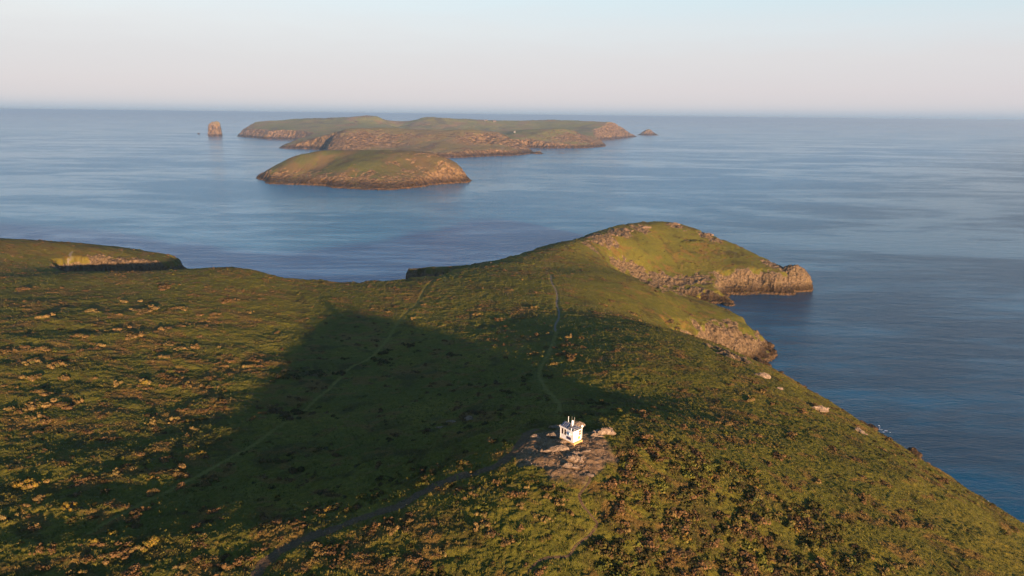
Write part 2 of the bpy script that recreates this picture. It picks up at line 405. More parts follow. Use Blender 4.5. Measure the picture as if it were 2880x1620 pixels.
# ------------------------------------------------------------------ islands
def build_island(name, poly, pts, step, mat, label, hum=1.0, warp=8.0, seed=200, k=5, rockh=.8, zr=14, tan=None):
    poly = [(K * a, K * b, c) for a, b, c in poly]; pts = [tuple(K * c for c in q) for q in pts]
    px = np.array(poly); x0, y0 = px[:, :2].min(0) - 25; x1, y1 = px[:, :2].max(0) + 25
    pl = Plate(pts, x0, x1, y0, y1, step * 4, .005)
    xs = np.arange(x0, x1, step); ys = np.arange(y0, y1, step); X, Y = np.meshgrid(xs, ys)
    wx = warp * fbm(X / (warp * 6), Y / (warp * 6), 4, seed); wy = warp * fbm(X / (warp * 6), Y / (warp * 6), 4, seed + 40)
    d, kk = coast(poly, X + wx, Y + wy)
    base = pl(X, Y) + hum * 2.2 * fbm(X / (45 * hum), Y / (45 * hum), 4, seed + 3)
    gul = ridged(X / (warp * 5), Y / (warp * 5), 4, seed + 7)
    clf = ridged(X / (warp * 3.2), Y / (warp * 3.2), 3, seed + 51)
    dd = np.maximum(d, 0); dd = np.maximum(dd - sst(3, 12, d) * sst(warp * 9, warp * 3, d) * warp * 1.5 * sst(.62, .9, clf), np.minimum(dd, 2.5))
    cl = np.where(d < 0, d * .8, np.minimum(dd * .6, 2.2) + np.maximum(dd - 3, 0) * kk * (1.25 - .55 * gul))
    z = smin(base, cl, k)
    st = sst(1.0, 7.0, base - z)
    z = z + st * hum * (5.5 * (ridged(X / (17 * hum), Y / (17 * hum), 4, seed + 11) - .45)) * sst(0, 9, d)
    z = z + (1 - st) * hum * .5 * billow(X / (9 * hum), Y / (9 * hum), 2, seed + 13) * sst(0, 4, d)
    nx, ny, nz = normals_grid(X, Y, z)
    n = fbm(X / (30 * hum), Y / (30 * hum), 4, seed + 17)
    rock = sst(rockh + .1, rockh - .08, nz + .22 * n) * np.clip(st * 1.3, 0, 1)
    rock = np.maximum(rock, sst(.52, .7, n + .25 * fbm(X / (9 * hum), Y / (9 * hum), 3, seed + 19)))
    rock = np.maximum(rock, sst(4, 2, z))
    rock = np.maximum(rock, sst(1.15, .85, z / zr + .9 * n + .3 * fbm(X / (11 * hum), Y / (11 * hum), 3, seed + 31)) * sst(.985, .94, nz))
    dry = sst(.05, .4, fbm(X / (60 * hum), Y / (60 * hum), 4, seed + 21) + .35 * sst(.96, .8, nz)) * .75
    if tan: tn = tan(X, Y, n); rock = np.maximum(rock, tn * sst(.02, .5, n + .4 * fbm(X / (12 * hum), Y / (12 * hum), 3, seed + 61))); dry = np.maximum(dry, tn * .55)
    straw = sst(-.25, .35, fbm(X / (80 * hum), Y / (60 * hum), 3, seed + 23)) * .85
    F, used = grid_faces(*X.shape, (d > -5).ravel())
    V = np.stack([X, Y, z], 2).reshape(-1, 3)[used]
    mask = np.stack([rock, dry, 0 * dry], 2).reshape(-1, 3)[used]; m2 = np.stack([straw, 0 * dry, 0 * dry], 2).reshape(-1, 3)[used]
    o = mesh_from(name, V, F, mat, attrs={'mask': mask, 'mask2': m2})
    tag(o, label, kind='structure'); o['plate'] = 0
    del o['plate']
    return o, pl

# small green island across the sound
MID = [(719,500),(754,517.5),(800,520),(860,521),(914,524),(952,535),(1010,538),(1070,538.5),(1120,533),(1173,528),(1215,522),(1250,518),(1285,516.5),(1318,514)]
mp = [(*P(a, b, 0)[:2], 1.3) for a, b in MID]
mp += [(-64,1078,1.3),(-72,1112,1.3),(-100,1150,1.2),(-180,1190,1.2),(-270,1200,1.2),(-340,1180,1.1),(-390,1135,1.1)]
mt = [tuple(D(*q)) for q in [(745,482,1060),(775,467,1060),(805,452,1062),(846,439.5,1065),(902,432,1070),(982,429,1075),(1100,426,1078),(1212,431,1075),(1250,444,1070),(1273,456,1068),(1305,475,1066),(1325,492,1063)]]
mt += [(*P(a, b, z)[:2], z) for a, b, z in [(1000,500,12),(900,490,14),(1100,500,13),(1200,495,13),(850,490,12),(1000,465,27),(1150,465,26),(900,460,26)]]
mt += [(-180,1150,33),(-280,1150,30),(-100,1120,22),(-350,1130,16)]
build_island('grassy_island', mp, mt, 1.25, M['island'], 'small green-topped island in the middle of the sound', .9, 7, 210, 6, rockh=.74, zr=21, tan=lambda X, Y, n: sst(-215 * K, -150 * K, X + 60 * n + .25 * (Y - 1050 * K)))

# the big island: near arm, middle point, main body
nk = [(*P(a, b, 0)[:2], 1.2) for a, b in [(917,422),(902,432)]]
nk += [(-470,1700,1.2),(-380,1660,1.2),(-260,1650,1.2)] + [(*P(a, b, 0)[:2], 1.3) for a, b in [(1272,444),(1310,443),(1346,441),(1390,438.5),(1435,438),(1470,436),(1492,433.4)]]
nk += [(60,1900,1.2),(30,1960,1),(-10,2040,1),(0,2140,1)]
nk += [(*P(a, b, 0)[:2], 1.3) for a, b in [(1488,416),(1538,417.5),(1590,417),(1641,417),(1697,413)]] + [(318,2420,1.2),(330,2600,1.2),(345,2800,1.2)]
nk += [(*P(a, b, 0)[:2], 1.3) for a, b in [(1691,393.6),(1730,391.5),(1780,386)]] + [(620,3560,1.2),(560,3700,1.2),(300,3800,1),(0,3900,1),(-400,3900,1),(-800,3700,1),(-1100,3400,1),(-1190,3200,1)]
nk += [(*P(a, b, 0)[:2], 1.1) for a, b in [(663,383),(700,387),(745,391),(790,392),(825,393)]] + [(-760,2560,1),(-700,2350,1),(-690,2150,1)]
nk += [(*P(a, b, 0)[:2], 1.2) for a, b in [(778,417),(820,418.5),(860,419),(900,421.6)]]
st_ = [tuple(D(*q)) for q in [(672,368,3050),(692,354.5,3060),(722,343.5,3080),(790,343,3100),(828,342,3100),(852,336,3110),(899,343,3100),(923,351,2950),(967,350,3000),(999,345,3050),(1040,335.5,3100),(1070,332,3150),(1193,330.5,3200),(1260,333,3250),(1329,336,3250),(1435,343,3300),(1494,339,3400),(1574,338,3400),(1612,343,3300),(1659,345,3250),(1742,348,3300),(1753,352,3330),(1771,364,3430),(1779,371,3450),
 (804,407,2080),(846,389,2200),(1020,374,1880),(982,382,1850),(940,406,1830),(1140,373,1950),(1250,375,1950),(1346,378.5,1920),(1360,398,1900),(1410,398,1900),(1476,410,1920),(1488,421,1910),(1498,364,2450),(1530,363,2450),(1610,368,2400),(1650,388,2400),(1685,402,2400)]]
st_ += [(*P(a, b, z)[:2], z) for a, b, z in [(1150,420,14),(1250,415,20),(1050,400,26),(1420,420,14),(800,370,30),(750,365,33),(900,365,36),(1000,365,38),(1100,355,45),(1200,352,47),(1300,360,43),(1420,375,38),(1550,360,45),(1600,395,22),(1450,392,26),(1700,370,36)]]
st_ += [(-60,2300,33),(-300,2250,32),(-550,2300,30),(0,3700,50),(-700,3500,45)]
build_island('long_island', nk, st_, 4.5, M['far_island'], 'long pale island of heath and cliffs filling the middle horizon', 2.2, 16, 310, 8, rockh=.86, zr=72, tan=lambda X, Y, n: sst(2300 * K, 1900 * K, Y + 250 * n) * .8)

# ==== OBJECTS BEGIN
# ------------------------------------------------------------------ trodden paths (thin sheets laid on the ground)
def path_sheet(name, key, hw, mat, label, n0=0, n1=None, lift=.035, ragged=.35):
    line = smooth_line(PATHS[key][0][n0:n1], .5); V = []; m = 9
    for i, p in enumerate(line):
        a = line[max(i - 1, 0)]; b = line[min(i + 1, len(line) - 1)]
        t = (b - a) / (np.linalg.norm(b - a) + 1e-9); nrm = np.array([-t[1], t[0]])
        w0 = hw * (1 + ragged * float(fbm(np.array([i * .22]), np.array([1.3]), 3, 401)[0]) * 2)
        w1 = hw * (1 + ragged * float(fbm(np.array([i * .22]), np.array([7.3]), 3, 402)[0]) * 2)
        tap = min(1, (i + 1) / 6, (len(line) - i) / 6)
        for k in range(m):
            f = k / (m - 1) * 2 - 1
            V.append((*(p + nrm * f * (w1 if f > 0 else w0) * tap), 0))
    V = np.array(V); V[:, 2] = land(V[:, 0], V[:, 1]) + lift
    F, _ = grid_faces(len(line), m)
    return tag(mesh_from(name, V, F[:, ::-1], mat), label, kind='structure')

def earth_mat(name, a, b, c3):
    t = NT(name); c = t.coord(); n = t.noise(c, 2.6, 6, .7); n2 = t.noise(c, .5, 3)
    col = t.ramp(n, [(.3, a), (.55, b), (.75, c3)])
    return t.fin(col, .95, t.bump(t.math('ADD', n, t.noise(c, 11, 4)), .25, .9), .08)
M['dirt'] = earth_mat('trodden_earth', (.055, .034, .019), (.100, .063, .035), (.155, .100, .058))
M['stony'] = earth_mat('worn_stony_earth', (.085, .066, .046), (.15, .118, .085), (.27, .22, .17))
path_sheet('path', 'hut', 1.15, M['dirt'], 'broad brown dirt path running from the white hut down to the bottom edge')
path_sheet('path', 'trail', .22, M['dirt'], 'narrow trodden trail twisting down through scrub below the hut')
path_sheet('path', 'stony', .42, M['stony'], 'pale worn stony path crossing the saddle toward the right-hand point', 2, 88)
path_sheet('path', 'headland', .75, M['stony'], 'short pale path on the far left headland')

# ------------------------------------------------------------------ rocks
def boulder(seed, n=5, cuts=11, sub=30):
    """angular weathered outcrop: a few blocks, each a ball trimmed by planes and roughened"""
    g = np.random.default_rng(seed); VV = []; FF = []; base = 0
    for b in range(n):
        u = np.linspace(0, 2 * math.pi, sub, endpoint=False); v = np.linspace(.02, math.pi - .02, sub // 2)
        U, W = np.meshgrid(u, v); d = np.stack([np.cos(U) * np.sin(W), np.sin(U) * np.sin(W), np.cos(W)], 2).reshape(-1, 3)
        pl = g.normal(size=(cuts, 3)); pl /= np.linalg.norm(pl, axis=1)[:, None]; off = g.uniform(.62, 1.0, cuts)
        r = np.min(off[None] / np.maximum(d @ pl.T, .12), axis=1); r = np.minimum(r, 1.15)
        r *= 1 + .34 * fbm(d[:, 0] * 3 + d[:, 2] * 2 + seed, d[:, 1] * 3 - d[:, 2], 3, seed) + .16 * pn(d[:, 0] * 9 + d[:, 2] * 5, d[:, 1] * 9, seed + 5)
        s = g.uniform(.22, .5) if b else .62
        sc = np.array([g.uniform(.8, 1.3), g.uniform(.7, 1.1), g.uniform(.55, .9)]) * s
        o = np.array([g.normal(0, .55), g.normal(0, .42), g.uniform(-.25, .08)]) if b else np.zeros(3)
        VV.append(d * r[:, None] * sc + o)
        nu, nv = sub, sub // 2; i = np.arange((nv - 1) * nu); rr = i // nu; cc = i % nu; c2 = (cc + 1) % nu
        FF.append(np.stack([rr * nu + cc, (rr + 1) * nu + cc, (rr + 1) * nu + c2, rr * nu + c2], 1) + base); base += nu * nv
    return np.concatenate(VV), np.concatenate(FF)

def rock_mat(name, tint, s=1.0, bright=1.0):
    t = NT(name); c = t.coord(); n = t.noise(c, 1.6 * s, 7, .75, .5); n2 = t.noise(c, 7 * s, 5, .7)
    q = lambda v: tuple(min(.8, a * b * bright) for a, b in zip(v, tint))
    col = t.ramp(n, [(.28, q((.06, .048, .04))), (.44, q((.17, .14, .115))), (.58, q((.27, .23, .195))), (.75, q((.42, .37, .32)))])
    col = t.mix(t.ramp(n2, [(.5, 0.0), (.66, .8)]), col, q((.085, .062, .036)))
    h = t.math('ADD', n, t.math('MULTIPLY', n2, .4))
    return t.fin(col, .9, t.bump(h, .6 / s, 1.0), .12)
M['rock'] = rock_mat('lichened_pale_rock', (1.0, .88, .76), 1.0, 1.0)
M['sea_rock'] = rock_mat('dark_sea_rock', (.95, .80, .66), .25, .8)
M['warm_rock'] = rock_mat('weathered_cliff_rock', (1, .80, .62), .35, .78)
ROCKS = []
def rock_mesh(seed, n, mat):
    V, F = boulder(seed, n)
    o = mesh_from('rock', V, F, mat, smooth=False); me = o.data; bpy.data.objects.remove(o); return me
RM = [rock_mesh(500 + i, 6 + i % 4, M['rock']) for i in range(6)]
RMW = [rock_mesh(540 + i, 8 + i % 3, M['warm_rock']) for i in range(4)]
# bearing x, bearing y, width, depth, height (metres), label
RK = [(1703,1221,5.6,3.2,3.0,'large pale rock outcrop right of the hut at the edge of the bare ground'),
 (1672,1226,3.0,1.8,1.2,'low tan rock between the hut and the large outcrop on its right'),
 (1628,1200,3.6,2.2,1.9,'rounded grey boulder directly behind the hut roof'),
 (1556,1204,3.0,2.0,1.4,'grey shaded rock behind the left end of the hut'),
 (1507,1231,4.6,2.2,1.5,'long white-edged rock beside the dirt path left of the hut'),
 (1558,1227,3.2,2.1,1.6,'brown rock hard against the left wall side of the hut'),
 (1585,1244,2.6,1.6,.9,'flat rock at the foot of the wall with the two dark windows'),
 (1582,1256,2.0,1.4,.8,'small brown rock just below the blue sign wall'),
 (1576,1267,4.2,2.4,1.7,'pale split rock in the middle of the bare ground below the hut'),
 (1543,1270,3.0,1.6,1.1,'pale rock left of the split rock on the bare ground'),
 (1525,1270,1.9,1.4,.9,'small white stone at the left end of the row of rocks below the hut'),
 (1617,1276,2.4,1.8,1.0,'rough rock just above the brightest boulder below the hut'),
 (1621,1294,4.0,2.6,2.1,'brightest cream boulder below the hut corner'),
 (1597,1313,3.4,1.9,1.3,'lowest cream rock on the bare ground below the hut'),
 (1648,1274,2.6,1.2,.8,'pair of small tan stones right of the brightest boulder'),
 (1523,1296,1.6,1.0,.6,'small pale stone alone on the left of the bare earth'),
 (1618,1312,1.8,1.2,.7,'small grey stone right of the lowest cream rock'),
 (1658,1338,2.2,1.2,.8,'pale pointed stone where the narrow trail leaves the bare ground'),
 (1792,1219,1.7,1.2,1.0,'grey stone poking out of the scrub right of the bare ground'),
 (1318,1183,4.6,2.8,2.4,'shaded grey boulder in the dark hollow left of the hut'),
 (1272,1188,2.8,1.5,.9,'small pale rock beside the shaded grey boulder'),
 (1236,1204,3.0,1.4,.8,'low broken rock leftmost in the dark hollow'),
 (2104,1382,1.7,1.2,1.1,'white rock standing in the dark gorse at the right'),
 (2143,1424,1.6,1.1,.8,'white tilted stone at the edge of the gorse, below the white rock'),
 (2812,1440,2.0,1.4,1.0,'pale rock on the coast edge at the far right'),
 (1381,741,2.8,1.5,1.3,'lone pale rock on the skyline turf of the saddle'),
 (2146,1062,6.0,3.2,3.0,'white-faced rock on the coast edge just below the near right cliff'),
 (2296,1150,5.0,2.6,2.4,'brown rock at the coast edge in the middle of the right slope'),
 (2415,1214,6.0,3.0,2.6,'tan ledge of rock at the coast edge beside the foam'),
 (2190,1094,3.4,2.0,1.4,'small yellowish rock on the grass edge below the white-faced rock')]
RKW = [(1995,662,11,7,6,'big crag at the right end of the point\'s summit ridge'),
 (1760,648,9,5,3.0,'low crag on the left shoulder of the point\'s summit ridge'),
 (1812,641,11,5,3.6,'long broken crag along the point\'s summit ridge'),
 (1900,631,10,5,3.0,'flat crag on the highest part of the point'),
 (1655,678,8,4,1.8,'low pale rocks at the left foot of the point\'s ridge'),
 (1722,662,6,4,2.4,'small crag below the left shoulder of the point'),
 (2188,738,10,6,4.4,'broken crag above the rounded knoll on the point'),
 (2168,727,6,4,3.4,'small crag on the skyline above the point\'s far end'),
 (1925,650,5,3,1.8,'small rock in the grass just under the point\'s summit')]
gR = np.random.default_rng(77)
def put_rock(meshes, i, px, py, w_, d_, h_, label, group):
    if not w_: return
    x, y = hit(px, py); z = float(land(np.array([x]), np.array([y]), False)[0])
    o = bpy.data.objects.new('rock', meshes[i % len(meshes)]); C.objects.link(o)
    o.location = (x, y, z + h_ * .12); o.scale = (w_ * .44, d_ * .44, h_ * .75); o.rotation_euler = (0, 0, gR.uniform(-.5, .5) + (math.pi if i % 2 else 0))
    tag(o, label, 'rock', group)
for i, q in enumerate(RK): put_rock(RM, i, *q, 'pale rocks around the hut and slope')
for i, q in enumerate(RKW): put_rock(RMW, i, *q, 'crags along the right-hand point')

def stones():
    g = np.random.default_rng(88); V = []; F = []; b = 0; n = 0
    while n < 420:
        x, y = BARE_C + g.normal(0, 6.2, 2)
        q = float(bare_mask(np.array([x]), np.array([y]))[0])
        if q < .5 or abs(fbm(np.array([x / 4.0]), np.array([y / 4.0]), 2, 61)[0]) < .06: continue
        v, f = boulder(3000 + n % 12, 1, 9, 10); s = g.uniform(.10, .42) * g.uniform(.5, 1); z = float(land(np.array([x]), np.array([y]), False)[0])
        a = g.uniform(0, 6.28); v = v * np.array([s, s * .8, s * .7]); v = np.stack([v[:, 0] * math.cos(a) - v[:, 1] * math.sin(a) + x, v[:, 0] * math.sin(a) + v[:, 1] * math.cos(a) + y, v[:, 2] + z + .08], 1)
        V.append(v); F.append(f + b); b += len(v); n += 1
    tag(mesh_from('rubble', np.concatenate(V), np.concatenate(F), M['rock'], smooth=False), 'loose stones strewn over the bare earth around the hut', kind='stuff')
stones()

# sea stacks and skerries: own profile, own depth
def stack(name, sky, yd, base, depth, label, cat, group, seed, k=2.2, step=1.6, mat=None):
    """sky = skyline bearings; yd = units ahead; base = (left,right) bearings at the waterline"""
    S = np.array([K * D(a, b, yd) for a, b in sky]); l = K * P(*base[0], 0); r = K * P(*base[1], 0)
    yc = (l[1] + r[1]) / 2 + depth / 2
    xs = np.arange(l[0] - 4, r[0] + 4, step); ys = np.arange(yc - depth * .6, yc + depth * .6, step); X, Y = np.meshgrid(xs, ys)
    prof = np.interp(X, S[:, 0], S[:, 2], left=-3, right=-3)
    u = (Y - yc) / (depth / 2) + .18 * fbm(X / 14, Y / 14, 3, seed)
    z = prof * np.clip(1.0 - np.abs(u) ** 1.5, -.3, 1) - np.clip(np.abs(u) - .9, 0, 1) * 8
    z = z + (.10 * prof.clip(0) + .6) * (ridged(X / 16, Y / 16, 4, seed + 2) - .5)
    F, used = grid_faces(*X.shape, (z > -3).ravel())
    V = np.stack([X, Y, z], 2).reshape(-1, 3)[used]
    zz = V[:, 2]; grass = sst(.55, .9, zz / max(S[:, 2].max(), 1))
    mk = np.stack([np.clip(1.2 - .9 * grass, 0, 1), .5 + 0 * zz, 0 * zz], 1); m2 = np.stack([.6 + 0 * zz, 0 * zz, 0 * zz], 1)
    return tag(mesh_from(name, V, F, mat or M['far_island'], attrs={'mask': mk, 'mask2': m2}), label, cat, group)
SG = 'sea stacks and skerries'
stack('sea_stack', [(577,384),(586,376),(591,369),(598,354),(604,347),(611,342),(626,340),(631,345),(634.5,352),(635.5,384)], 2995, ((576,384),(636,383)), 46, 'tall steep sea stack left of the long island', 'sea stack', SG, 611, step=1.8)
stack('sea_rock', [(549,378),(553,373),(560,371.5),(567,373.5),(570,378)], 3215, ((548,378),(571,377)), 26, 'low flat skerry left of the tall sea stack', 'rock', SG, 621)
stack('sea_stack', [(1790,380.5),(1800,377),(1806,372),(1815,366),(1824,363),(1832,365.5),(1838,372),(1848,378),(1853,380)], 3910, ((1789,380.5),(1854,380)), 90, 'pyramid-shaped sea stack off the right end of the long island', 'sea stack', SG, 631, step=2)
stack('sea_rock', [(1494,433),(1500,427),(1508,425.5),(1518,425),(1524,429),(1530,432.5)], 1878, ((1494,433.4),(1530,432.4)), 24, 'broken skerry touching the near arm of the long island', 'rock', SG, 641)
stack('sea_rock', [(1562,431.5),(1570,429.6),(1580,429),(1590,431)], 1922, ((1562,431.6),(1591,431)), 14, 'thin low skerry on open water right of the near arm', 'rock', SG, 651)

# rounded knoll at the tip of the point
def knoll(name, px, py, rx, ry, h, label, seed, mat, grp=None, rot=0.0, pw=.55):
    c = K * P(px, py, 0)[:2]; n = 110; a = np.linspace(0, 2 * math.pi, n, endpoint=False); rr = np.linspace(.0, 1.12, 46)
    A, Rr = np.meshgrid(a, rr); lob = 1 + .16 * fbm(np.cos(A) * 1.6 + seed, np.sin(A) * 1.6, 3, seed)
    X = np.cos(A) * Rr * rx * lob; Y = np.sin(A) * Rr * ry * lob
    ca, sa = math.cos(rot), math.sin(rot); X, Y = X * ca - Y * sa, X * sa + Y * ca
    z = h * np.clip(1 - Rr ** 2.4, -.3, 1) ** 1 if False else h * np.sign(1 - Rr) * np.abs(1 - np.minimum(Rr, 1.2) ** 2.2) ** pw
    gx, gy = X + c[0], Y + c[1]
    st = .75 * (ridged(gx / 5 + z / 9, gy / 5, 4, seed + 3) - .5) * 2.6 * sst(1.1, .3, Rr)
    push = 1 + .22 * (ridged(A * 2.2 + z / 14, z / 11, 4, seed + 4) - .45)
    led = sst(2.2, 1.2, z) * sst(-1.5, .2, z) * 1.3
    l = np.hypot(X, Y) + 1e-6; X = X * push + X / l * led; Y = Y * push + Y / l * led
    z = z + st
    V = np.stack([X + c[0], Y + c[1], z], 2).reshape(-1, 3)
    nr, nc = X.shape; i = np.arange((nr - 1) * nc); r = i // nc; q = i % nc; q2 = (q + 1) % nc
    F = np.stack([r * nc + q, (r + 1) * nc + q, (r + 1) * nc + q2, r * nc + q2], 1)
    o1 = np.ones(len(V)); mk = np.stack([o1, 0 * o1, 0 * o1], 1)
    return tag(mesh_from(name, V, F, mat, attrs={'mask': mk, 'mask2': mk * 0}), label, 'rock', grp)
knoll('rock_knoll', 2226, 812, 16.5, 12, 20.5, 'rounded brown rock knoll at the seaward tip of the right-hand point', 701, M['ground'])
TG = 'tide-washed rocks at the cliff foot'
knoll('shore_rock', 2152, 1000, 6.5, 3.6, 3.4, 'dark tide-washed ledge jutting out below the near right cliff', 711, M['ground'], TG, .3)
knoll('shore_rock', 2152, 974, 4.2, 2.6, 3.2, 'small dark rock poking seaward at the top of the near right cliff foot', 721, M['ground'], TG)
knoll('shore_rock', 2135, 1032, 6.0, 4.2, 4.4, 'rounded dark rock at the lowest end of the near right cliff', 731, M['ground'], TG, .5)
knoll('shore_rock', 2028, 850, 7.5, 4, 3.4, 'low ledge of rocks at the mouth of the cove', 741, M['ground'], TG, -.2)
knoll('shore_rock', 2050, 858, 3.2, 2.2, 2.0, 'small rock standing in the water off the cove ledge', 751, M['ground'], TG)
knoll('shore_rock', 2446, 1206, 2.4, 1.6, 1.6, 'dark wave-washed rock in white foam off the right slope', 761, M['ground'], TG)


knoll('shore_rock', 2318, 1156, 5.5, 3.4, 4.6, 'brown rock ledge breaking the edge of the right slope above the foam', 771, M['ground'], TG, .4)
knoll('shore_rock', 2214, 1084, 4.6, 3.0, 4.2, 'small brown outcrop at the sea edge just below the near right cliff', 781, M['ground'], TG, .2)
knoll('shore_rock', 2418, 1206, 4.4, 2.6, 3.6, 'reddish rock ledge beside the white foam off the right slope', 791, M['ground'], TG, .5)
knoll('shore_rock', 2560, 1284, 4.4, 2.6, 3.8, 'low dark outcrop halfway down the right-hand shore', 795, M['ground'], TG, .5)

# white water where the swell meets the right shore
def foam_patch(px, py, n, sp, label, seed):
    g = np.random.default_rng(seed); c = K * P(px, py, 0)[:2]; V = []; F = []
    for i in range(n):
        o = c + g.normal(0, 1, 2) * np.array(sp); s = g.uniform(.25, .9); a = g.uniform(0, 6.28, 7); a.sort(); b = len(V)
        V.append((*o, .12))
        for q in a: V.append((o[0] + math.cos(q) * s * g.uniform(.4, 1.5), o[1] + math.sin(q) * s * g.uniform(.3, 1.0), .03 + g.uniform(0, .03)))
        for j in range(7): F.append((b, b + 1 + j, b + 1 + (j + 1) % 7))
    return tag(mesh_from('sea_foam', V, F, M['foam']), label, kind='stuff')
M['foam'] = plain('white_sea_foam', (.62, .66, .70), .7)
foam_patch(2444, 1206, 60, (3.2, 1.8), 'white foam around a rock off the right slope', 801)
foam_patch(2272, 1118, 16, (3.5, 1.5), 'thin foam below the right slope', 802)
foam_patch(2742, 1408, 14, (4, 1.4), 'foam where waves break at the far right shore', 803)

# ------------------------------------------------------------------ the lookout hut
def bx(x0, x1, y0, y1, z0, z1):
    V = [(x, y, z) for z in (z0, z1) for x, y in ((x0, y0), (x1, y0), (x1, y1), (x0, y1))]
    return V, [(3, 2, 1, 0), (4, 5, 6, 7), (0, 1, 5, 4), (1, 2, 6, 5), (2, 3, 7, 6), (3, 0, 4, 7)]
class MB:
    def __init__(s): s.V = []; s.F = []
    def add(s, VF):
        b = len(s.V); s.V += [tuple(v) for v in VF[0]]; s.F += [tuple(i + b for i in f) for f in VF[1]]; return s
    def box(s, *a): return s.add(bx(*a))
    def tube(s, p, q, r, n=8, r2=None):
        p = Vector(p); q = Vector(q); d = (q - p).normalized(); a = d.orthogonal().normalized(); c = d.cross(a); r2 = r if r2 is None else r2
        V = [tuple(o + (a * math.cos(i * 2 * math.pi / n) + c * math.sin(i * 2 * math.pi / n)) * rr) for o, rr in ((p, r), (q, r2)) for i in range(n)]
        F = [(i, (i + 1) % n, n + (i + 1) % n, n + i) for i in range(n)] + [tuple(range(n))[::-1], tuple(range(n, 2 * n))]
        return s.add((V, F))
    def lathe(s, prof, o=(0, 0, 0), axis='Z', n=20):
        V = []; F = []; o = Vector(o)
        for r, h in prof:
            for i in range(n):
                a = i * 2 * math.pi / n; v = (r * math.cos(a), r * math.sin(a), h)
                if axis == '-Y': v = (v[0], -v[2], v[1])
                V.append(tuple(o + Vector(v)))
        for j in range(len(prof) - 1):
            for i in range(n): F.append((j * n + i, j * n + (i + 1) % n, (j + 1) * n + (i + 1) % n, (j + 1) * n + i))
        F.append(tuple(range(n))[::-1]); F.append(tuple((len(prof) - 1) * n + i for i in range(n)))
        return s.add((V, F))
    def build(s, name, mat, parent=None, bevel=0, label=None):
        me = bpy.data.meshes.new(name); me.from_pydata(s.V, [], s.F); me.materials.append(mat); me.update()
        o = bpy.data.objects.new(name, me); C.objects.link(o)
        if parent: o.parent = parent
        if bevel:
            b = o.modifiers.new('bevel', 'BEVEL'); b.width = bevel; b.segments = 2; b.limit_method = 'ANGLE'
        if label: o['label'] = label
        return o
from mathutils import Vector, Matrix
def empty(name, loc, rz=0):
    o = bpy.data.objects.new(name, None); C.objects.link(o); o.location = loc; o.rotation_euler = (0, 0, rz); return o

M['white'] = plain('white_painted_wall', (.60, .58, .55), .75, 0, .15, .08, 1.5)
M['roofgrey'] = plain('grey_felt_roof', (.16, .155, .16), .8, 0, .2, .35, 2.5)
M['pv'] = plain('dark_blue_solar_glass', (.02, .035, .07), .22, .0, .6, .3, 4)
M['glass'] = plain('dark_window_glass', (.022, .010, .012), .5, 0, .12, .3, 2)
M['greypane'] = plain('pane_painted_sky_reflection', (.42, .45, .50), .45)  # window's grey-blue sky reflection put into the base colour
M['navy'] = plain('navy_sign', (.022, .022, .055), .5)
M['yellow'] = plain('yellow_notice', (.80, .55, .03), .6)
M['notice'] = plain('pale_notice', (.78, .80, .74), .6)
M['teal'] = plain('green_mark', (.25, .55, .35), .6); M['orange'] = plain('orange_mark', (.75, .45, .25), .6)
M['plinth'] = plain('ochre_concrete', (.42, .26, .10), .9, 0, .1, .25, 3)
M['steel'] = plain('weathered_steel', (.40, .37, .34), .5, .5)
M['plastic'] = plain('white_plastic', (.82, .82, .82), .4)
M['brownglass'] = plain('brown_window_glass', (.16, .075, .055), .2, 0, .5, .3, 2)

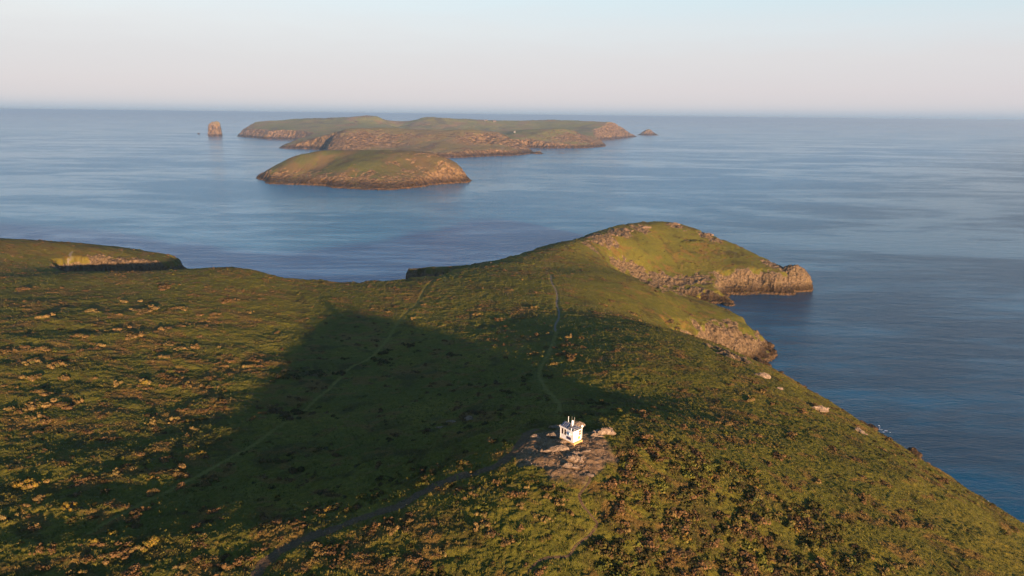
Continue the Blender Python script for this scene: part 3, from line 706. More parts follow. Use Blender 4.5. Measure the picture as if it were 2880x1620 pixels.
def build_hut():
    A = K * P(1575, 1229, 55); B = K * P(1611.8, 1247, 55); Cc = K * P(1633.9, 1237, 55)
    L1 = float(np.linalg.norm(B - A)); L2 = float(np.linalg.norm(Cc - B)); H = 2.42
    rz = math.atan2(B[1] - A[1], B[0] - A[0])
    g = land(np.array([A[0], B[0], Cc[0]]), np.array([A[1], B[1], Cc[1]]), False)
    z = K * 55
    h = empty('lookout_hut', (A[0], A[1], z), rz)
    tag(h, 'small white lookout hut with dark windows and masts on the bare hilltop', 'hut')
    MB().box(0, L1, 0, L2, 0, H).build('wall', M['white'], h, .02)
    MB().box(-.06, L1 + .30, -.07, L2 + .10, -1.6, -.004).box(L1 + .012, L1 + .34, -.02, L2 + .04, -.004, .13).build('plinth', M['plinth'], h, .03)
    # roof: slab, white fascia, felt, hipped rear lantern
    MB().box(-.10, L1 + .06, -.10, L2 + .08, H + .003, H + .10).build('roof', M['roofgrey'], h, .02)
    f = MB(); f.box(-.145, L1 * .44, -.15, -.103, H - .12, H + .16); f.box(L1 * .44 + .002, L1 + .10, -.14, -.103, H - .03, H + .11); f.box(L1 + .063, L1 + .11, -.10, L2 + .12, H - .03, H + .12); f.box(-.145, -.103, -.10, L2 + .12, H - .1, H + .16)
    f.build('fascia', M['white'], h, .01)
    # solar array: two tilted panels back to back on the left half of the roof
    x0, x1, ym = .02, L1 * .50, L2 * .52; zr = H + .104
    for y0, y1, za, zb in ((.10, ym - .01, zr + .06, zr + .62), (L2 + .0, ym + .01, zr + .06, zr + .62)):
        V = [(x0, y0, za), (x1, y0, za), (x1, y1, zb), (x0, y1, zb)]
        V += [(a, b, c - .045) for a, b, c in V]
        m = MB(); m.add((V, [(0, 1, 2, 3), (7, 6, 5, 4), (0, 4, 5, 1), (1, 5, 6, 2), (2, 6, 7, 3), (3, 7, 4, 0)])); p = m.build('solar_panel', M['pv'], h)
        gm = MB()
        for i in range(1, 4):
            xx = x0 + (x1 - x0) * i / 4; sgn = 1
            gm.tube((xx, y0, za + .006), (xx, y1, zb + .006), .012, 6)
        gm.tube((x0, y0, za), (x1, y0, za), .02, 6); gm.tube((x0, y1, zb), (x1, y1, zb), .02, 6)
        gm.build('panel_frame', M['steel'], p)
    for q in (x0 + .1, x1 - .1): s = MB(); s.tube((q, ym, zr), (q, ym, zr + .57), .025); s.build('panel_strut', M['steel'], h)
    # left wall windows
    def window(u0, u1, v0, v1, bars=(), glass='glass'):
        a, b = u0 * L1, u1 * L1; c, d = v0 * H, v1 * H; t = .035
        fr = MB(); fr.box(a - t, a, -.045, .05, c - t, d + t); fr.box(b, b + t, -.045, .05, c - t, d + t); fr.box(a, b, -.045, .05, c - t, c); fr.box(a, b, -.045, .05, d, d + t)
        w_ = fr.build('window', M['white'], h)
        MB().box(a, b, -.012, .03, c, d).build('pane', M[glass], w_)
        return w_
    window(.115, .265, .42, .93); window(.31, .465, .42, .93)
    MB().box(.50 * L1, .77 * L1, -.03, .02, .44 * H, .93 * H).build('blank_window', M['greypane'], h, .008)  # flat panel for the window that mirrors the sky
    MB().box(.50 * L1, .83 * L1, -.028, .02, .15 * H, .40 * H).build('sign', M['navy'], h, .006, 'dark navy sign board low on the left wall')
    # satellite dish on the left wall
    d = MB(); d.lathe([(.02, 0), (.20, .035), (.30, .10), (.33, .16), (.315, .165), (.28, .115), (.18, .06), (.02, .03)], (.865 * L1, -.16, .74 * H), '-Y', 24)
    ds = d.build('dish', M['plastic'], h); m = MB(); m.tube((.865 * L1, -.02, .66 * H), (.865 * L1, -.16, .73 * H), .03); m.tube((.865 * L1, -.2, .62 * H), (.865 * L1, -.46, .72 * H), .012); m.box(.865 * L1 - .03, .865 * L1 + .03, -.5, -.44, .71 * H, .75 * H); m.build('dish_arm', M['steel'], ds)
    # right wall: window of two panes, notices
    def rwin(u0, u1, v0, v1):
        a, b = u0 * L2, u1 * L2; c, d_ = v0 * H, v1 * H; t = .05; X = L1; mid = (c + d_) / 2
        fr = MB(); fr.box(X - .03, X + .045, a - t, a, c - t, d_ + t); fr.box(X - .03, X + .045, b, b + t, c - t, d_ + t)
        for q, e in ((c - t, c), (d_, d_ + t), (mid - .035, mid + .035)): fr.box(X - .03, X + .042, a, b, q, e)
        w_ = fr.build('window', M['white'], h)
        MB().box(X - .02, X + .012, a, b, c, mid - .035).build('pane', M['brownglass'], w_); MB().box(X - .02, X + .012, a, b, mid + .035, d_).build('pane', M['brownglass'], w_)
    rwin(.65, .93, .53, .94)
    nb = MB().box(L1 - .01, L1 + .018, .22 * L2, .47 * L2, .27 * H, .58 * H).build('notice', M['notice'], h, .004, 'pale notice board with a round coloured emblem')
    em = MB(); yc, zc = .345 * L2, .46 * H
    for i in range(10):
        a0 = R(20 + i * 16); em.box(L1 + .019, L1 + .024, yc + .15 * math.cos(a0) - .02, yc + .15 * math.cos(a0) + .02, zc + .16 * math.sin(a0) - .02, zc + .16 * math.sin(a0) + .02)
    em.build('emblem', M['orange'], nb)
    em = MB(); em.box(L1 + .019, L1 + .023, yc - .02, yc + .10, .31 * H, .36 * H); em.box(L1 + .019, L1 + .023, yc - .03, yc + .03, .38 * H, .46 * H); em.build('emblem', M['teal'], nb)
    MB().box(L1 - .01, L1 + .02, .59 * L2, .84 * L2, .19 * H, .43 * H).build('notice', M['yellow'], h, .004, 'square yellow notice beside the pale board')
    # roof kit
    zr = H + .1
    r = MB(); r.lathe([(.05, 0), (.05, .1), (.13, .12), (.15, .45), (.19, .5), (.2, 1.15), (.18, 1.27), (.1, 1.32)], (L1 * .52, L2 * .64, zr)); r.build('radar_mast', M['plastic'], h)
    m = MB(); m.tube((.05, L2 * .97, zr), (.05, L2 * .97, zr + 1.35), .045, 8, .04); m.build('antenna', M['plastic'], h)
    m = MB(); m.tube((L1 * .44, L2 * .70, zr), (L1 * .44, L2 * .70, zr + 2.0), .018, 8, .01); m.build('antenna', M['steel'], h)
    m = MB(); m.tube((L1 * .46, L2 * .98, zr), (L1 * .46, L2 * .98, zr + 1.75), .035, 8, .03); ap = m.build('antenna', M['steel'], h)
    m = MB(); m.tube((L1 * .46, L2 * .98, zr + .9), (L1 * .46 - .22, L2 * .98 - .2, zr + .9), .018); m.lathe([(.02, 0), (.11, .03), (.14, .1), (.13, .105), (.05, .04)], (L1 * .46 - .25, L2 * .98 - .2, zr + .97), '-Y', 14); m.build('anemometer', M['plastic'], ap)
    m = MB(); m.tube((L1 - .02, L2 + .16, .4), (L1 - .02, L2 + .16, H + .32), .04)
    ps = m.build('camera_post', M['white'], h)
    m = MB(); m.lathe([(.03, -.24)] + [(.24 * math.cos(R(t_)), .24 * math.sin(R(t_))) for t_ in range(-75, 76, 15)] + [(.03, .24)], (L1 - .02, L2 + .16, H + .5)); m.build('camera_dome', M['plastic'], ps)
    m = MB()
    for q in (.18, .55, .9): m.tube((L1 * .56, L2 * q, zr + .25), (L1 + .02, L2 * q, zr + .25), .018)
    for q in (.58, .78, .98): m.tube((L1 * q, .12, zr + .25), (L1 * q, L2 - .05, zr + .25), .018); m.tube((L1 * q, .14, zr), (L1 * q, .14, zr + .25), .02); m.tube((L1 * q, L2 - .1, zr), (L1 * q, L2 - .1, zr + .25), .02)
    m.build('roof_rail', M['steel'], h)
    m = MB(); m.box(L1 * .60, L1 * .93, L2 * .10, L2 * .50, zr + .12, zr + .17); m.box(L1 * .70, L1 * .95, L2 * .56, L2 * .86, zr + .10, zr + .15); m.build('solar_panel', M['roofgrey'], h)
    m = MB(); m.tube((L1 * .84, -.02, zr - .05), (L1 * .84, -.02, zr + .5), .05, 10, .05); m.build('lamp_post', M['plastic'], h)
    m = MB(); m.tube((L1 + .0, .25, zr), (L1 + .0, .25, zr + .62), .03); m.build('corner_post', M['steel'], h)
    m = MB(); m.tube((.03 * L1, -.04, 0), (.03 * L1, -.04, H - .1), .025); m.build('drainpipe', M['white'], h)
build_hut()

# distant buildings on the long island
M['far_wall'] = plain('pale_rendered_wall', (.13, .125, .12), .8); M['far_stone'] = plain('old_stone_wall', (.10, .075, .06), .9); M['far_roof'] = plain('dark_slate', (.07, .065, .065), .7)
def island_house(px, py, Y, L, Wd, Hh, roof, mat, label, rz=0.0):
    p = K * D(px, py, Y); h = empty('house', (p[0], p[1], p[2] - 1.5), rz); tag(h, label, 'house')
    MB().box(-L / 2, L / 2, -Wd / 2, Wd / 2, -2, Hh).build('wall', mat, h)
    V = [(-L / 2 - .3, -Wd / 2 - .3, Hh), (L / 2 + .3, -Wd / 2 - .3, Hh), (L / 2 + .3, Wd / 2 + .3, Hh), (-L / 2 - .3, Wd / 2 + .3, Hh), (-L / 2 - .3, 0, Hh + roof), (L / 2 + .3, 0, Hh + roof)]
    rf = MB().add((V, [(0, 1, 5, 4), (2, 3, 4, 5), (0, 4, 3), (1, 2, 5), (3, 2, 1, 0)])).build('roof', M['far_roof'], h)
    MB().box(L / 2 - 1.6, L / 2 - .6, -.5, .5, Hh + roof * .5, Hh + roof + 1.1).build('chimney', mat, rf)
    return h
island_house(1447, 371, 2380, 9, 6, 4, 2.5, M['far_wall'], 'tiny pale cottage alone on the long island\'s green slope', .2)
island_house(1366, 341, 3220, 22, 10, 8, 4, M['far_stone'], 'left stone house of the ruined farm on the long island\'s skyline', .1)
island_house(1391, 342, 3220, 20, 9, 7, 4, M['far_stone'], 'right stone house of the ruined farm on the long island\'s skyline', -.1)

# ------------------------------------------------------------------ shrubs, scrub and grass
def leaf_mat(name):
    t = NT(name); a = t.attr('tint').outputs['Color']
    oi = t.n.new('ShaderNodeObjectInfo'); hv = t.n.new('ShaderNodeHueSaturation')
    t.L(t.math('MULTIPLY_ADD', oi.outputs['Random'], .03, .485), hv.inputs['Hue']); t.L(t.math('MULTIPLY_ADD', oi.outputs['Random'], .45, .78), hv.inputs['Value']); t.L(t.mix(1.0, a, (1.02, 1.0, .68), 'MULTIPLY'), hv.inputs['Color'])
    return t.fin(hv.outputs[0], .85, None, .1)
M['leaf'] = leaf_mat('shrub_foliage')
PAL = {'dry': [(.094, .060, .032), (.128, .082, .044), (.068, .045, .024), (.056, .050, .020)],
       'gorse': [(.046, .047, .014), (.070, .064, .019), (.034, .036, .012), (.084, .060, .026)],
       'gold': [(.10, .078, .018), (.15, .100, .020), (.06, .056, .015), (.12, .08, .04)],
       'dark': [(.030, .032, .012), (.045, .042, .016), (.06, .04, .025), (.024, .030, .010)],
       'green': [(.060, .075, .018), (.085, .095, .022), (.045, .058, .014), (.11, .10, .03)]}
def bush_arrays(seed, nq, kind, lobes=6, size=.17, flat=.62, spread=.42):
    g = np.random.default_rng(seed)
    lc = g.normal(0, spread, (lobes, 3)); lc[:, 2] = g.uniform(0, .35, lobes); lr = g.uniform(.22, .58, lobes); lc[0] = 0; lr[0] = .62
    k = g.choice(lobes, nq, p=lr ** 2 / (lr ** 2).sum()); d = g.normal(size=(nq, 3)); d[:, 2] = np.abs(d[:, 2]) - .15; d /= np.linalg.norm(d, axis=1)[:, None]
    c = lc[k] + d * (lr[k] * g.uniform(.82, 1.08, nq))[:, None]; c[:, 2] = np.maximum(c[:, 2] * flat, -.04)
    nrm = d + g.normal(0, .42, (nq, 3)); nrm /= np.linalg.norm(nrm, axis=1)[:, None]
    a = np.cross(nrm, g.normal(size=(nq, 3))); a /= np.linalg.norm(a, axis=1)[:, None] + 1e-9; b = np.cross(nrm, a)
    s = (size * g.uniform(.6, 1.35, nq))[:, None]
    V = np.stack([c - a * s - b * s * .5, c + a * s * .3 - b * s, c + a * s + b * s * .6, c - a * s * .4 + b * s], 1).reshape(-1, 3)
    F = np.arange(nq * 4).reshape(-1, 4)
    pal = np.array(PAL[kind]); lobe_c = g.choice(4, lobes, p=[.4, .3, .2, .1]); ci = np.where(g.random(nq) < .62, lobe_c[k], g.choice(4, nq))
    col = np.repeat(pal[ci] * g.uniform(.8, 1.2, (nq, 1)), 4, 0)
    return V, F, col
def bush_mesh(seed, kind, nq=620, **kw):
    V, F, col = bush_arrays(seed, nq, kind, **kw)
    o = mesh_from('shrub', V, F, M['leaf'], smooth=False, attrs={'tint': col}); me = o.data; bpy.data.objects.remove(o); return me
BM = {k: [bush_mesh(900 + i * 7 + j, k, lobes=6 + 2 * j, size=.12, spread=.55 + .1 * j, nq=760) for j in range(5)] for i, k in enumerate(PAL)}
BUSH = {}
def bushes(kind, noun, where, group, spec, lst):
    for q in lst:
        px, py = q[0], q[1]; wpx = q[2] if len(q) > 2 else 22
        xy = hit(px, py); dist = math.hypot(xy[0], xy[1]); dist = math.hypot(dist, CAMZ * K - 55)
        w_ = max(.8, wpx * dist / FPX / 2 * .78)          # half width in metres
        i = len(BUSH); me = BM[kind][(i * 7 + i // 3) % 5]
        o = bpy.data.objects.new('shrub', me); C.objects.link(o); BUSH[o.name] = 1
        z = float(land(xy[:1], xy[1:])[0])
        hz = gR.uniform(.95, 1.4) * min(w_, 2.0) ** .7
        o.location = (xy[0], xy[1], z - .1); w_ *= gR.uniform(.55, 1.15); o.scale = (w_ * gR.uniform(.85, 1.1), w_ * gR.uniform(.6, 1.0), hz); o.rotation_euler = (0, 0, gR.uniform(-.9, .9) + math.pi * (i % 2))
        size = 'small' if w_ < 1.5 else ('wide' if w_ > 2.6 else 'rounded')
        tag(o, f'{size} {noun} {where}', 'shrub', group)
bushes('dry', 'dry pinkish brown shrub', 'on the sunlit field left of the hill\'s shadow', 'dry shrubs on the sunlit left field', '',
 [(452,931,30),(585,902,20),(501,919,18),(534,913,16),(645,847,30),(602,886,28),(467,806,44),(515,869,40),(400,881,50),(217,948,50),(371,953,40),(472,972,44),(549,979,36),(616,979,26),(462,1011,34),(183,1064,50),(327,1083,48),(486,1071,26),(409,1083,40),(462,1092,22),(525,1088,38),(587,1093,30),(698,1032,36),(510,982,30),(91,1068,40),(96,1020,30),(279,972,34),(164,1030,40),
  (60,815,44),(120,900,46),(250,880,50),(350,850,44),(700,878,30),(330,930,30),(620,1030,26),(120,985,40),(20,990,40)])
bushes('dry', 'dry pinkish brown shrub', 'on the lower left slope among long shadows', 'dry shrubs on the lower left slope', '',
 [(116,1107,50),(86,1150,46),(171,1142,60),(214,1132,40),(30,1158,50),(86,1180,46),(128,1188,40),(334,1081,36),(586,1094,40),(492,1180,56),(428,1193,46),(548,1209,36),(526,1231,26),(648,1240,16),(325,1340,40),(500,1338,56),(462,1295,40),(573,1366,30),(599,1349,36),(637,1330,20),(300,1385,24),(428,1387,40),(77,1424,40),(107,1406,30),(9,1458,44),(385,1445,40),(410,1436,30),(364,1466,40),(380,1484,36),(265,1539,40),(300,1573,56),(342,1560,50),(385,1552,40),(569,1526,24),(633,1376,18),(668,1586,40),(513,1595,40),(642,1595,50),(205,1612,50),(235,1614,40),(111,1560,36),(107,1483,36),(706,1188,40),(727,1150,30),(770,1154,40),(740,1170,30)])
bushes('gold', 'yellow-tipped gorse bush', 'on the lower left slope', 'yellow gorse bushes on the lower left slope', '',
 [(64,1365,56),(98,1362,40),(424,1352,26),(779,1398,34),(565,1278,18),(320,1508,44),(268,1537,36),(458,1071,24),(411,1085,36),(190,1430,40),(420,1530,50)])
bushes('dry', 'dry brown shrub', 'beside the dirt path below the hut', 'dry shrubs along the dirt path', '',
 [(890,1428,36),(860,1440,30),(830,1480,40),(723,1549,50),(750,1545,36),(1031,1487,36),(1093,1477,34),(1128,1468,30),(1101,1499,40),(1155,1472,30),(1332,1396,28),(1182,1349,22),(1233,1316,24),(1404,1363,30),(1330,1330,26),(920,1555,50),(880,1580,40),(960,1575,36)])
bushes('dry', 'dry brown shrub', 'on the open foreground grass below the hut', 'dry shrubs on the foreground grass', '',
 [(1361,1452,30),(1365,1476,36),(1505,1454,24),(1536,1462,44),(1536,1402,30),(1571,1410,34),(1462,1425,30),(1481,1376,20),(1101,1577,44),(1760,1499,40),(1726,1390,26),(1718,1417,24),(1877,1440,36),(1943,1456,40),(1600,1440,26),(1250,1560,24),(1420,1530,22)])
bushes('gorse', 'brown-topped gorse bush', 'in the dense scrub right of the hut', 'gorse bushes in the scrub right of the hut', '',
 [(1819,1262,36),(1912,1281,36),(1963,1371,40),(1970,1332,36),(1854,1223,30),(1885,1231,34),(1940,1300,40),(1990,1290,40),(2030,1320,50),(2060,1350,44),(2044,1501,40),(2020,1495,40),(2024,1322,34),(1940,1461,34),(2188,1571,44),(2263,1546,50),(2307,1432,50),(2278,1422,46),(2352,1491,44),(2332,1496,36),(1982,1575,40),(2064,1377,46),(2110,1400,50),(2150,1450,56),(2200,1470,56),(2250,1450,46),(2180,1510,50),(2130,1540,46),(2080,1580,40),(2240,1600,40),(1990,1420,40),(1900,1400,40),(1850,1350,40),(1840,1300,36),(1880,1330,40),(1930,1420,36)])
bushes('dry', 'dry brown shrub', 'on the smooth right-hand slope above the sea', 'dry shrubs on the right-hand slope', '',
 [(2049,1198,40),(2020,1192,30),(2158,1258,22),(2114,1248,22),(2283,1292,18),(2496,1275,36),(2567,1300,40),(2516,1596,50),(2480,1605,44),(2064,1380,30),(2190,1285,30),(2230,1225,26),(2010,1255,30),(2170,1140,30),(2110,1130,30),(2140,1105,24),(2300,1360,26),(2420,1400,30)])
bushes('dry', 'dry brown shrub', 'near the stony path across the saddle', 'dry shrubs near the stony path', '',
 [(1598,952,34),(1604,972,30),(1590,999,44),(1606,1005,40),(1637,952,28),(1501,999,26),(1534,977,18),(1561,1028,18),(1493,1044,16),(1827,997,20),(1194,859,22),(1047,869,12),(1093,879,20),(1162,897,20),(1780,886,30),(1800,905,26),(1880,905,40),(1900,925,40),(1700,860,26),(1720,850,24),(1500,866,26),(1350,869,16),(1340,885,20),(1468,788,10),(1400,900,24),(1540,940,18)])
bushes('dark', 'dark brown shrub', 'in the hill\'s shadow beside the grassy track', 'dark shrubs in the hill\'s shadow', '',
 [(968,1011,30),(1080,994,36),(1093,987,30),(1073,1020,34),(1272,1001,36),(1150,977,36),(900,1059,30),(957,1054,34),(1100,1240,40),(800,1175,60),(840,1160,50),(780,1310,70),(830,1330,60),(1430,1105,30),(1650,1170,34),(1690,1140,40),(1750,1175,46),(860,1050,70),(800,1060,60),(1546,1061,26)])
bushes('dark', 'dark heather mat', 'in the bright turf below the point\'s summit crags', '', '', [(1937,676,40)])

# low scrub and turf: far too many plants to count
LAND_A = (-36, 40)
def sample_land(n, r0, r1, g):
    r = r0 * (r1 / r0) ** g.random(n); a = np.radians(g.uniform(-40, 41, n)); x = r * np.sin(a); y = -40 * K + r * np.cos(a)
    return x, y
def poly_mask(x, y, pts):
    P2 = [(*hit(*p), 0) for p in pts]; return coast(P2, x, y)[0]
DOME = [(1735,1245),(1800,1228),(1900,1245),(2000,1285),(2110,1325),(2200,1400),(2370,1475),(2440,1570),(2420,1650),(1700,1650),(1660,1560),(1700,1470),(1690,1380),(1720,1300)]
BAND = [(700,1500),(900,1430),(1060,1340),(1250,1290),(1400,1235),(1450,1225),(1440,1268),(1390,1300),(1260,1345),(1150,1390),(1000,1445),(850,1500),(760,1560)]
FORE = [(1060,1470),(1250,1380),(1420,1318),(1620,1340),(1640,1400),(1600,1500),(1400,1650),(700,1650),(850,1560)]
def merged(name, base_list, x, y, z, rot, sx, sz, which, tintmul, mat, label):
    VV = []; CC = []; nq = 0
    for v, (bv, bf, bc) in enumerate(base_list):
        m = which == v
        if not m.any(): continue
        cx, sn = np.cos(rot[m])[:, None], np.sin(rot[m])[:, None]; s = sx[m][:, None]
        X = (bv[None, :, 0] * cx - bv[None, :, 1] * sn) * s + x[m][:, None]; Y = (bv[None, :, 0] * sn + bv[None, :, 1] * cx) * s + y[m][:, None]
        Z = bv[None, :, 2] * sz[m][:, None] + z[m][:, None]
        VV.append(np.stack([X, Y, Z], 2).reshape(-1, 3)); CC.append((bc[None] * tintmul[m][:, None, :]).reshape(-1, 3))
    V = np.concatenate(VV); Cc = np.concatenate(CC); k = base_list[0][1].shape[1]
    F = np.arange(len(V)).reshape(-1, k)
    return tag(mesh_from(name, V, F, mat, smooth=False, attrs={'tint': Cc}), label, kind='stuff')
def scatter():
    g = np.random.default_rng(4242)
    # scrub
    x, y = sample_land(46000, 88 * K, 490 * K, g)
    x2, y2 = sample_land(11000, 330 * K, 500 * K, g); x = np.concatenate([x, x2]); y = np.concatenate([y, y2])
    z, steep, bare, pd, d, base, z0, kk = land(x, y, True, True)
    dome = sst(-2, 3, poly_mask(x, y, DOME)); band = sst(-1.5, 2, poly_mask(x, y, BAND)); fore = sst(-2, 2, poly_mask(x, y, FORE))
    dm = dry_mask(x, y, base, d); cl = fbm(x / 7, y / 7, 3, 411)
    p = np.maximum.reduce([dome * (.30 + .55 * sst(-.1, .25, cl)), band * (.16 + .45 * sst(-.1, .3, cl)), fore * (.05 + .22 * sst(.05, .4, cl)), dm * .42, .02 + .12 * sst(.15, .4, cl) + .12 * (y > 340 * K)])
    ok = (g.random(len(x)) < p) & (bare < .25) & (pd > 1.5) & (d > 4) & (steep < .4) & (crest_rock(x, y) < .3)
    x, y, z, dm, dome, band, cl = x[ok], y[ok], z[ok], dm[ok], dome[ok], band[ok], cl[ok]; n = len(x)
    kinds = ['dry', 'gorse', 'gold', 'dark', 'green']; bl = []
    for i, k in enumerate(kinds):
        for j in range(3): bl.append(bush_arrays(1300 + i * 5 + j, 150, k, lobes=6, size=.125, spread=.5))
    u = g.random(n)
    kd = np.where(dm > .4, np.where(u < .75, 0, np.where(u < .9, 1, 3)), np.where(dome > .5, np.where(cl < 0, np.where(u < .38, 0, np.where(u < .75, 1, np.where(u < .9, 3, 4))), np.where(u < .10, 0, np.where(u < .55, 1, np.where(u < .60, 2, np.where(u < .84, 3, 4))))), np.where(u < .12, 0, np.where(u < .42, 1, np.where(u < .44, 2, np.where(u < .62, 3, 4))))))
    s = g.uniform(.5, 1.0, n) * g.uniform(.8, 1.5, n) * np.where(dome > .5, 1.55, 1.05); hz = s * g.uniform(.6, 1.1, n)
    merged('heath_scrub', bl, x, y, z - .06, g.uniform(0, 6.28, n), s, hz, kd * 3 + g.integers(0, 3, n), g.uniform(.7, 1.25, (n, 1)) * np.ones((1, 3)), M['leaf'], 'low gorse, heather and bramble scrub covering the hill')
    # grass
    x, y = sample_land(200000, 84 * K, 400 * K, g)
    z, steep, bare, pd, d, base, z0, kk = land(x, y, True, True)
    ok = (bare < .35) & (pd > .62) & (d > 3) & (steep < .5); x, y, z, d, base = x[ok], y[ok], z[ok], d[ok], base[ok]; n = len(x)
    tb = []
    for j in range(4):
        V = []; 
        for b in range(5):
            a = g.uniform(0, 6.28); l = g.uniform(.25, .6); o = g.normal(0, .16, 2); wv = .10; t = g.uniform(.1, .35)
            V += [(o[0] - math.sin(a) * wv, o[1] + math.cos(a) * wv, -.05), (o[0] + math.sin(a) * wv, o[1] - math.cos(a) * wv, -.05), (o[0] + math.cos(a) * t, o[1] + math.sin(a) * t, l)]
        V = np.array(V); tb.append((V, np.arange(15).reshape(-1, 3), np.ones((15, 3))))
    nz = fbm(x / 23, y / 19, 3, 431); n2 = fbm(x / 5, y / 5, 3, 433); dm = dry_mask(x, y, base, d)
    c1, c2, c3 = np.array([.046, .050, .012]), np.array([.090, .078, .019]), np.array([.115, .086, .034])
    f = sst(-.35, .4, nz + .6 * n2)[:, None]; col = c1 * (1 - f) + c2 * f
    col = np.where((g.random(n) < .10)[:, None], c3, col); col = col * (1 - dm[:, None]) + np.array([.14, .09, .042]) * dm[:, None]
    col = col * g.uniform(.82, 1.18, (n, 1))
    s = g.uniform(.35, .75, n)
    merged('grass', tb, x, y, z, g.uniform(0, 6.28, n), s, s * g.uniform(.7, 1.1, n), g.integers(0, 4, n), col, M['leaf'], 'rough tussocky grass over the headland')
scatter()
# ==== OBJECTS END
# ------------------------------------------------------------------ sea
def sea_mat():
    t = NT('sea_water'); c = t.coord()
    big = t.noise(t.coord((.0016, .0042, 1), (0, 0, R(-8))), 1.0, 6, .62, .9)
    mid = t.noise(t.coord((.010, .034, 1), (0, 0, R(-10))), 1.0, 5, .6, .6)
    rip = t.noise(t.coord((.22, .62, 1), (0, 0, R(14))), 1.0, 6, .62, .3)
    swl = t.noise(t.coord((.035, .11, 1), (0, 0, R(18))), 1.0, 3, .5, .3)
    slick = t.ramp(t.math('ADD', t.math('MULTIPLY', big, .65), t.math('MULTIPLY', mid, .35)), [(.45, 0.0), (.55, 1.0)])
    st = t.math('MULTIPLY_ADD', slick, -.7, 1.0)
    h = t.math('ADD', t.math('MULTIPLY', rip, .55), t.math('MULTIPLY', swl, 1.0))
    nm = t.bump(h, 1.7, st)
    g = t.n.new('ShaderNodeSeparateXYZ'); t.L(c, g.inputs[0])          # sky reflection put into base colour: bright to the left, dark near right
    refl_fade = t.math('MULTIPLY_ADD', g.outputs[1], -.8, t.math('ADD', g.outputs[0], 200 + .8 * 700)); refl_fade = t.math('ADD', refl_fade, t.math('MULTIPLY', t.math('SUBTRACT', mid, .5), 500))
    refl_fade = t.ramp(t.math('MULTIPLY', refl_fade, .0014), [(0, 0.0), (1, 1.0)], 'EASE')
    col = t.mix(slick, t.mix(refl_fade, (.006, .104, .196), (.001, .020, .044)), t.mix(refl_fade, (.022, .155, .250), (.002, .050, .090)))
    t.b.inputs['IOR'].default_value = 1.34; t.b.inputs['Specular Tint'].default_value = (.46, .86, 1, 1)
    m = t.fin(col, t.math('MULTIPLY_ADD', slick, -.08, .21), nm, .5)
    return m
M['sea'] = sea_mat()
def build_sea():
    rr = np.concatenate([[1.0], np.geomspace(60, 42000, 60)]); a = np.linspace(0, 2 * math.pi, 145)[:-1]
    X = rr[:, None] * np.cos(a); Y = rr[:, None] * np.sin(a)
    V = np.stack([X, Y, 0 * X], 2).reshape(-1, 3); nr, nc = X.shape
    i = np.arange((nr - 1) * nc); r = i // nc; c = i % nc; c2 = (c + 1) % nc
    F = np.stack([r * nc + c, (r + 1) * nc + c, (r + 1) * nc + c2, r * nc + c2], 1)
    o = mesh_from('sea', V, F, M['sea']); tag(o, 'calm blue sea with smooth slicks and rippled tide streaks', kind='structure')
build_sea()

# ------------------------------------------------------------------ camera, light, air
cam = bpy.data.cameras.new('camera'); co = bpy.data.objects.new('camera', cam); C.objects.link(co)
from mathutils import Matrix, Vector
co.matrix_world = Matrix(((RT[0], UP[0], -FW[0], 0), (RT[1], UP[1], -FW[1], 0), (RT[2], UP[2], -FW[2], CAMZ * K), (0, 0, 0, 1)))
cam.sensor_width = 36; cam.lens = FPX / 2880 * 36; cam.clip_start = .5; cam.clip_end = 120000
bpy.context.scene.camera = co

SUN_EL, SUN_AZ = R(7.45), R(-27.5)          # light travels forwards, a little to the left
trav = np.array([math.sin(SUN_AZ) * math.cos(SUN_EL), math.cos(SUN_AZ) * math.cos(SUN_EL), -math.sin(SUN_EL)])
sl = bpy.data.lights.new('sun', 'SUN'); so = bpy.data.objects.new('sun', sl); C.objects.link(so)
sl.energy = 5.0; sl.angle = R(1.0); sl.color = (1.0, .66, .40)
so.rotation_euler = Vector(trav).to_track_quat('-Z', 'Y').to_euler()

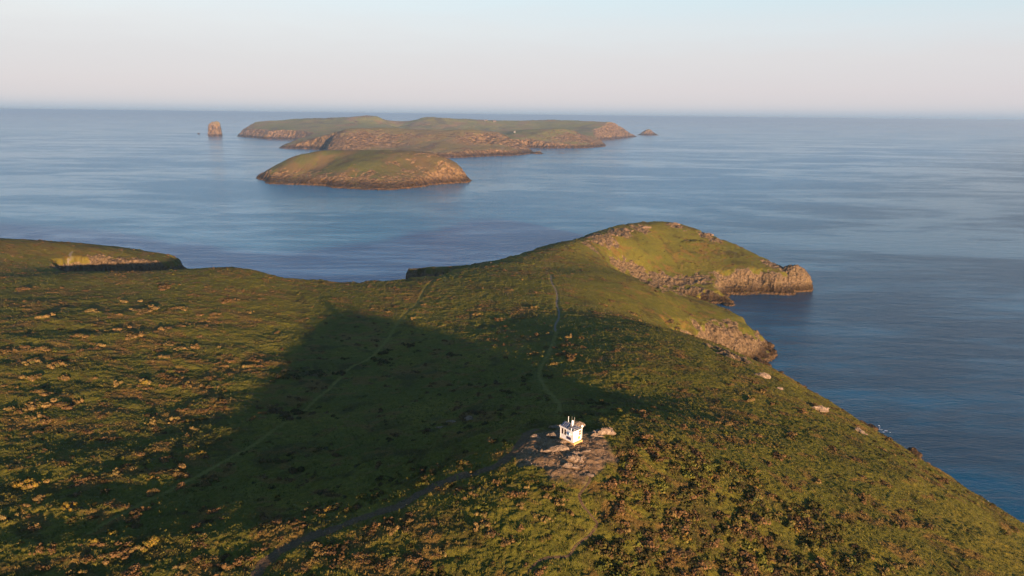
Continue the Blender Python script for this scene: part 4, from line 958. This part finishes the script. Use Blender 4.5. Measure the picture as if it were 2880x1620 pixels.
w = bpy.data.worlds.new('World'); bpy.context.scene.world = w; w.use_nodes = True
EXPO = 1.9
def build_sky():
    nt = w.node_tree; n = nt.nodes; n.clear(); L = nt.links.new
    bg = n.new('ShaderNodeBackground'); wo = n.new('ShaderNodeOutputWorld'); sk = n.new('ShaderNodeTexSky')
    sk.sky_type = 'NISHITA'; sk.sun_disc = False; sk.sun_elevation = SUN_EL
    sk.sun_rotation = math.atan2(-trav[0], -trav[1])
    sk.altitude = 100; sk.air_density = 1.0; sk.dust_density = .6; sk.ozone_density = 2.0
    tc = n.new('ShaderNodeTexCoord'); sp = n.new('ShaderNodeSeparateXYZ'); L(tc.outputs['Generated'], sp.inputs[0])
    nz = n.new('ShaderNodeTexNoise'); nm = n.new('ShaderNodeMapping'); nm.inputs['Scale'].default_value = (2.2, 2.2, 14); L(tc.outputs['Generated'], nm.inputs[0]); L(nm.outputs[0], nz.inputs[0]); nz.inputs['Detail'].default_value = 4
    zz = n.new('ShaderNodeMath'); zz.operation = 'MULTIPLY_ADD'; za = n.new('ShaderNodeMath'); za.operation = 'SUBTRACT'; L(nz.outputs[0], za.inputs[0]); za.inputs[1].default_value = .5
    ze = n.new('ShaderNodeMapRange'); L(sp.outputs[2], ze.inputs[0]); ze.inputs[1].default_value = .015; ze.inputs[2].default_value = .09; ze.inputs[4].default_value = .022
    L(za.outputs[0], zz.inputs[0]); L(ze.outputs[0], zz.inputs[1]); L(sp.outputs[2], zz.inputs[2])
    lin = lambda c: tuple(((v / 255 + .055) / 1.055) ** 2.4 for v in c)
    def ramp(stops):
        r = n.new('ShaderNodeValToRGB'); e = r.color_ramp.elements
        while len(e) < len(stops): e.new(.5)
        for q, (p, c) in zip(e, stops): q.position = p; q.color = (*lin(c), 1)
        L(zz.outputs[0], r.inputs[0]); return r.outputs[0]
    lo = [(0, (160, 177, 196)), (.005, (180, 191, 206)), (.013, (204, 204, 212)), (.02, (212, 208, 214)), (.035, (217, 211, 216)), (.075, (221, 218, 221))]
    left = ramp(lo + [(.11, (229, 229, 230)), (.155, (233, 241, 244)), (.22, (186, 219, 244)), (.34, (140, 190, 234)), (.6, (118, 172, 226)), (1, (104, 152, 206))])
    right = ramp(lo + [(.11, (218, 226, 231)), (.155, (204, 228, 237)), (.21, (150, 200, 230)), (.32, (86, 152, 208)), (.6, (84, 142, 206)), (1, (100, 148, 204))])
    mr = n.new('ShaderNodeMapRange'); L(sp.outputs[0], mr.inputs[0]); mr.inputs[1].default_value = -.6; mr.inputs[2].default_value = .65
    mx = n.new('ShaderNodeMix'); mx.data_type = 'RGBA'; L(mr.outputs[0], mx.inputs[0]); L(left, mx.inputs[6]); L(right, mx.inputs[7])
    sc = n.new('ShaderNodeVectorMath'); sc.operation = 'SCALE'; L(mx.outputs[2], sc.inputs[0]); sc.inputs[3].default_value = 1 / (2 ** EXPO * SKY_S)
    m2 = n.new('ShaderNodeMix'); m2.data_type = 'RGBA'; m2.inputs[0].default_value = .96
    L(sk.outputs[0], m2.inputs[6]); L(sc.outputs[0], m2.inputs[7])
    L(m2.outputs[2], bg.inputs[0]); bg.inputs[1].default_value = SKY_S; L(bg.outputs[0], wo.inputs[0])
SKY_S = .1
build_sky()

def build_haze():
    x = 45000; z0, z1 = -12.0, CAMZ * K + 6
    V = [(a, b, c) for c in (z0, z1) for a, b in ((-x, -x), (x, -x), (x, x), (-x, x))]
    F = [(3, 2, 1, 0), (4, 5, 6, 7), (0, 1, 5, 4), (1, 2, 6, 5), (2, 3, 7, 6), (3, 0, 4, 7)]
    m = bpy.data.materials.new('haze_air'); m.use_nodes = True; n = m.node_tree; n.nodes.clear()
    o = n.nodes.new('ShaderNodeOutputMaterial'); v = n.nodes.new('ShaderNodeVolumePrincipled')
    v.inputs['Color'].default_value = (.72, .88, 1.0, 1); v.inputs['Density'].default_value = .000085; v.inputs['Anisotropy'].default_value = .6
    n.links.new(v.outputs[0], o.inputs['Volume'])
    ob = mesh_from('haze', V, F, m, smooth=False); tag(ob, 'thin sea haze over the water and islands', kind='stuff')
build_haze()

sc = bpy.context.scene
sc.view_settings.view_transform = 'Standard'; sc.view_settings.look = 'None'; sc.view_settings.exposure = EXPO; sc.view_settings.gamma = 1
sc.cycles.max_bounces = 6; sc.cycles.volume_bounces = 0
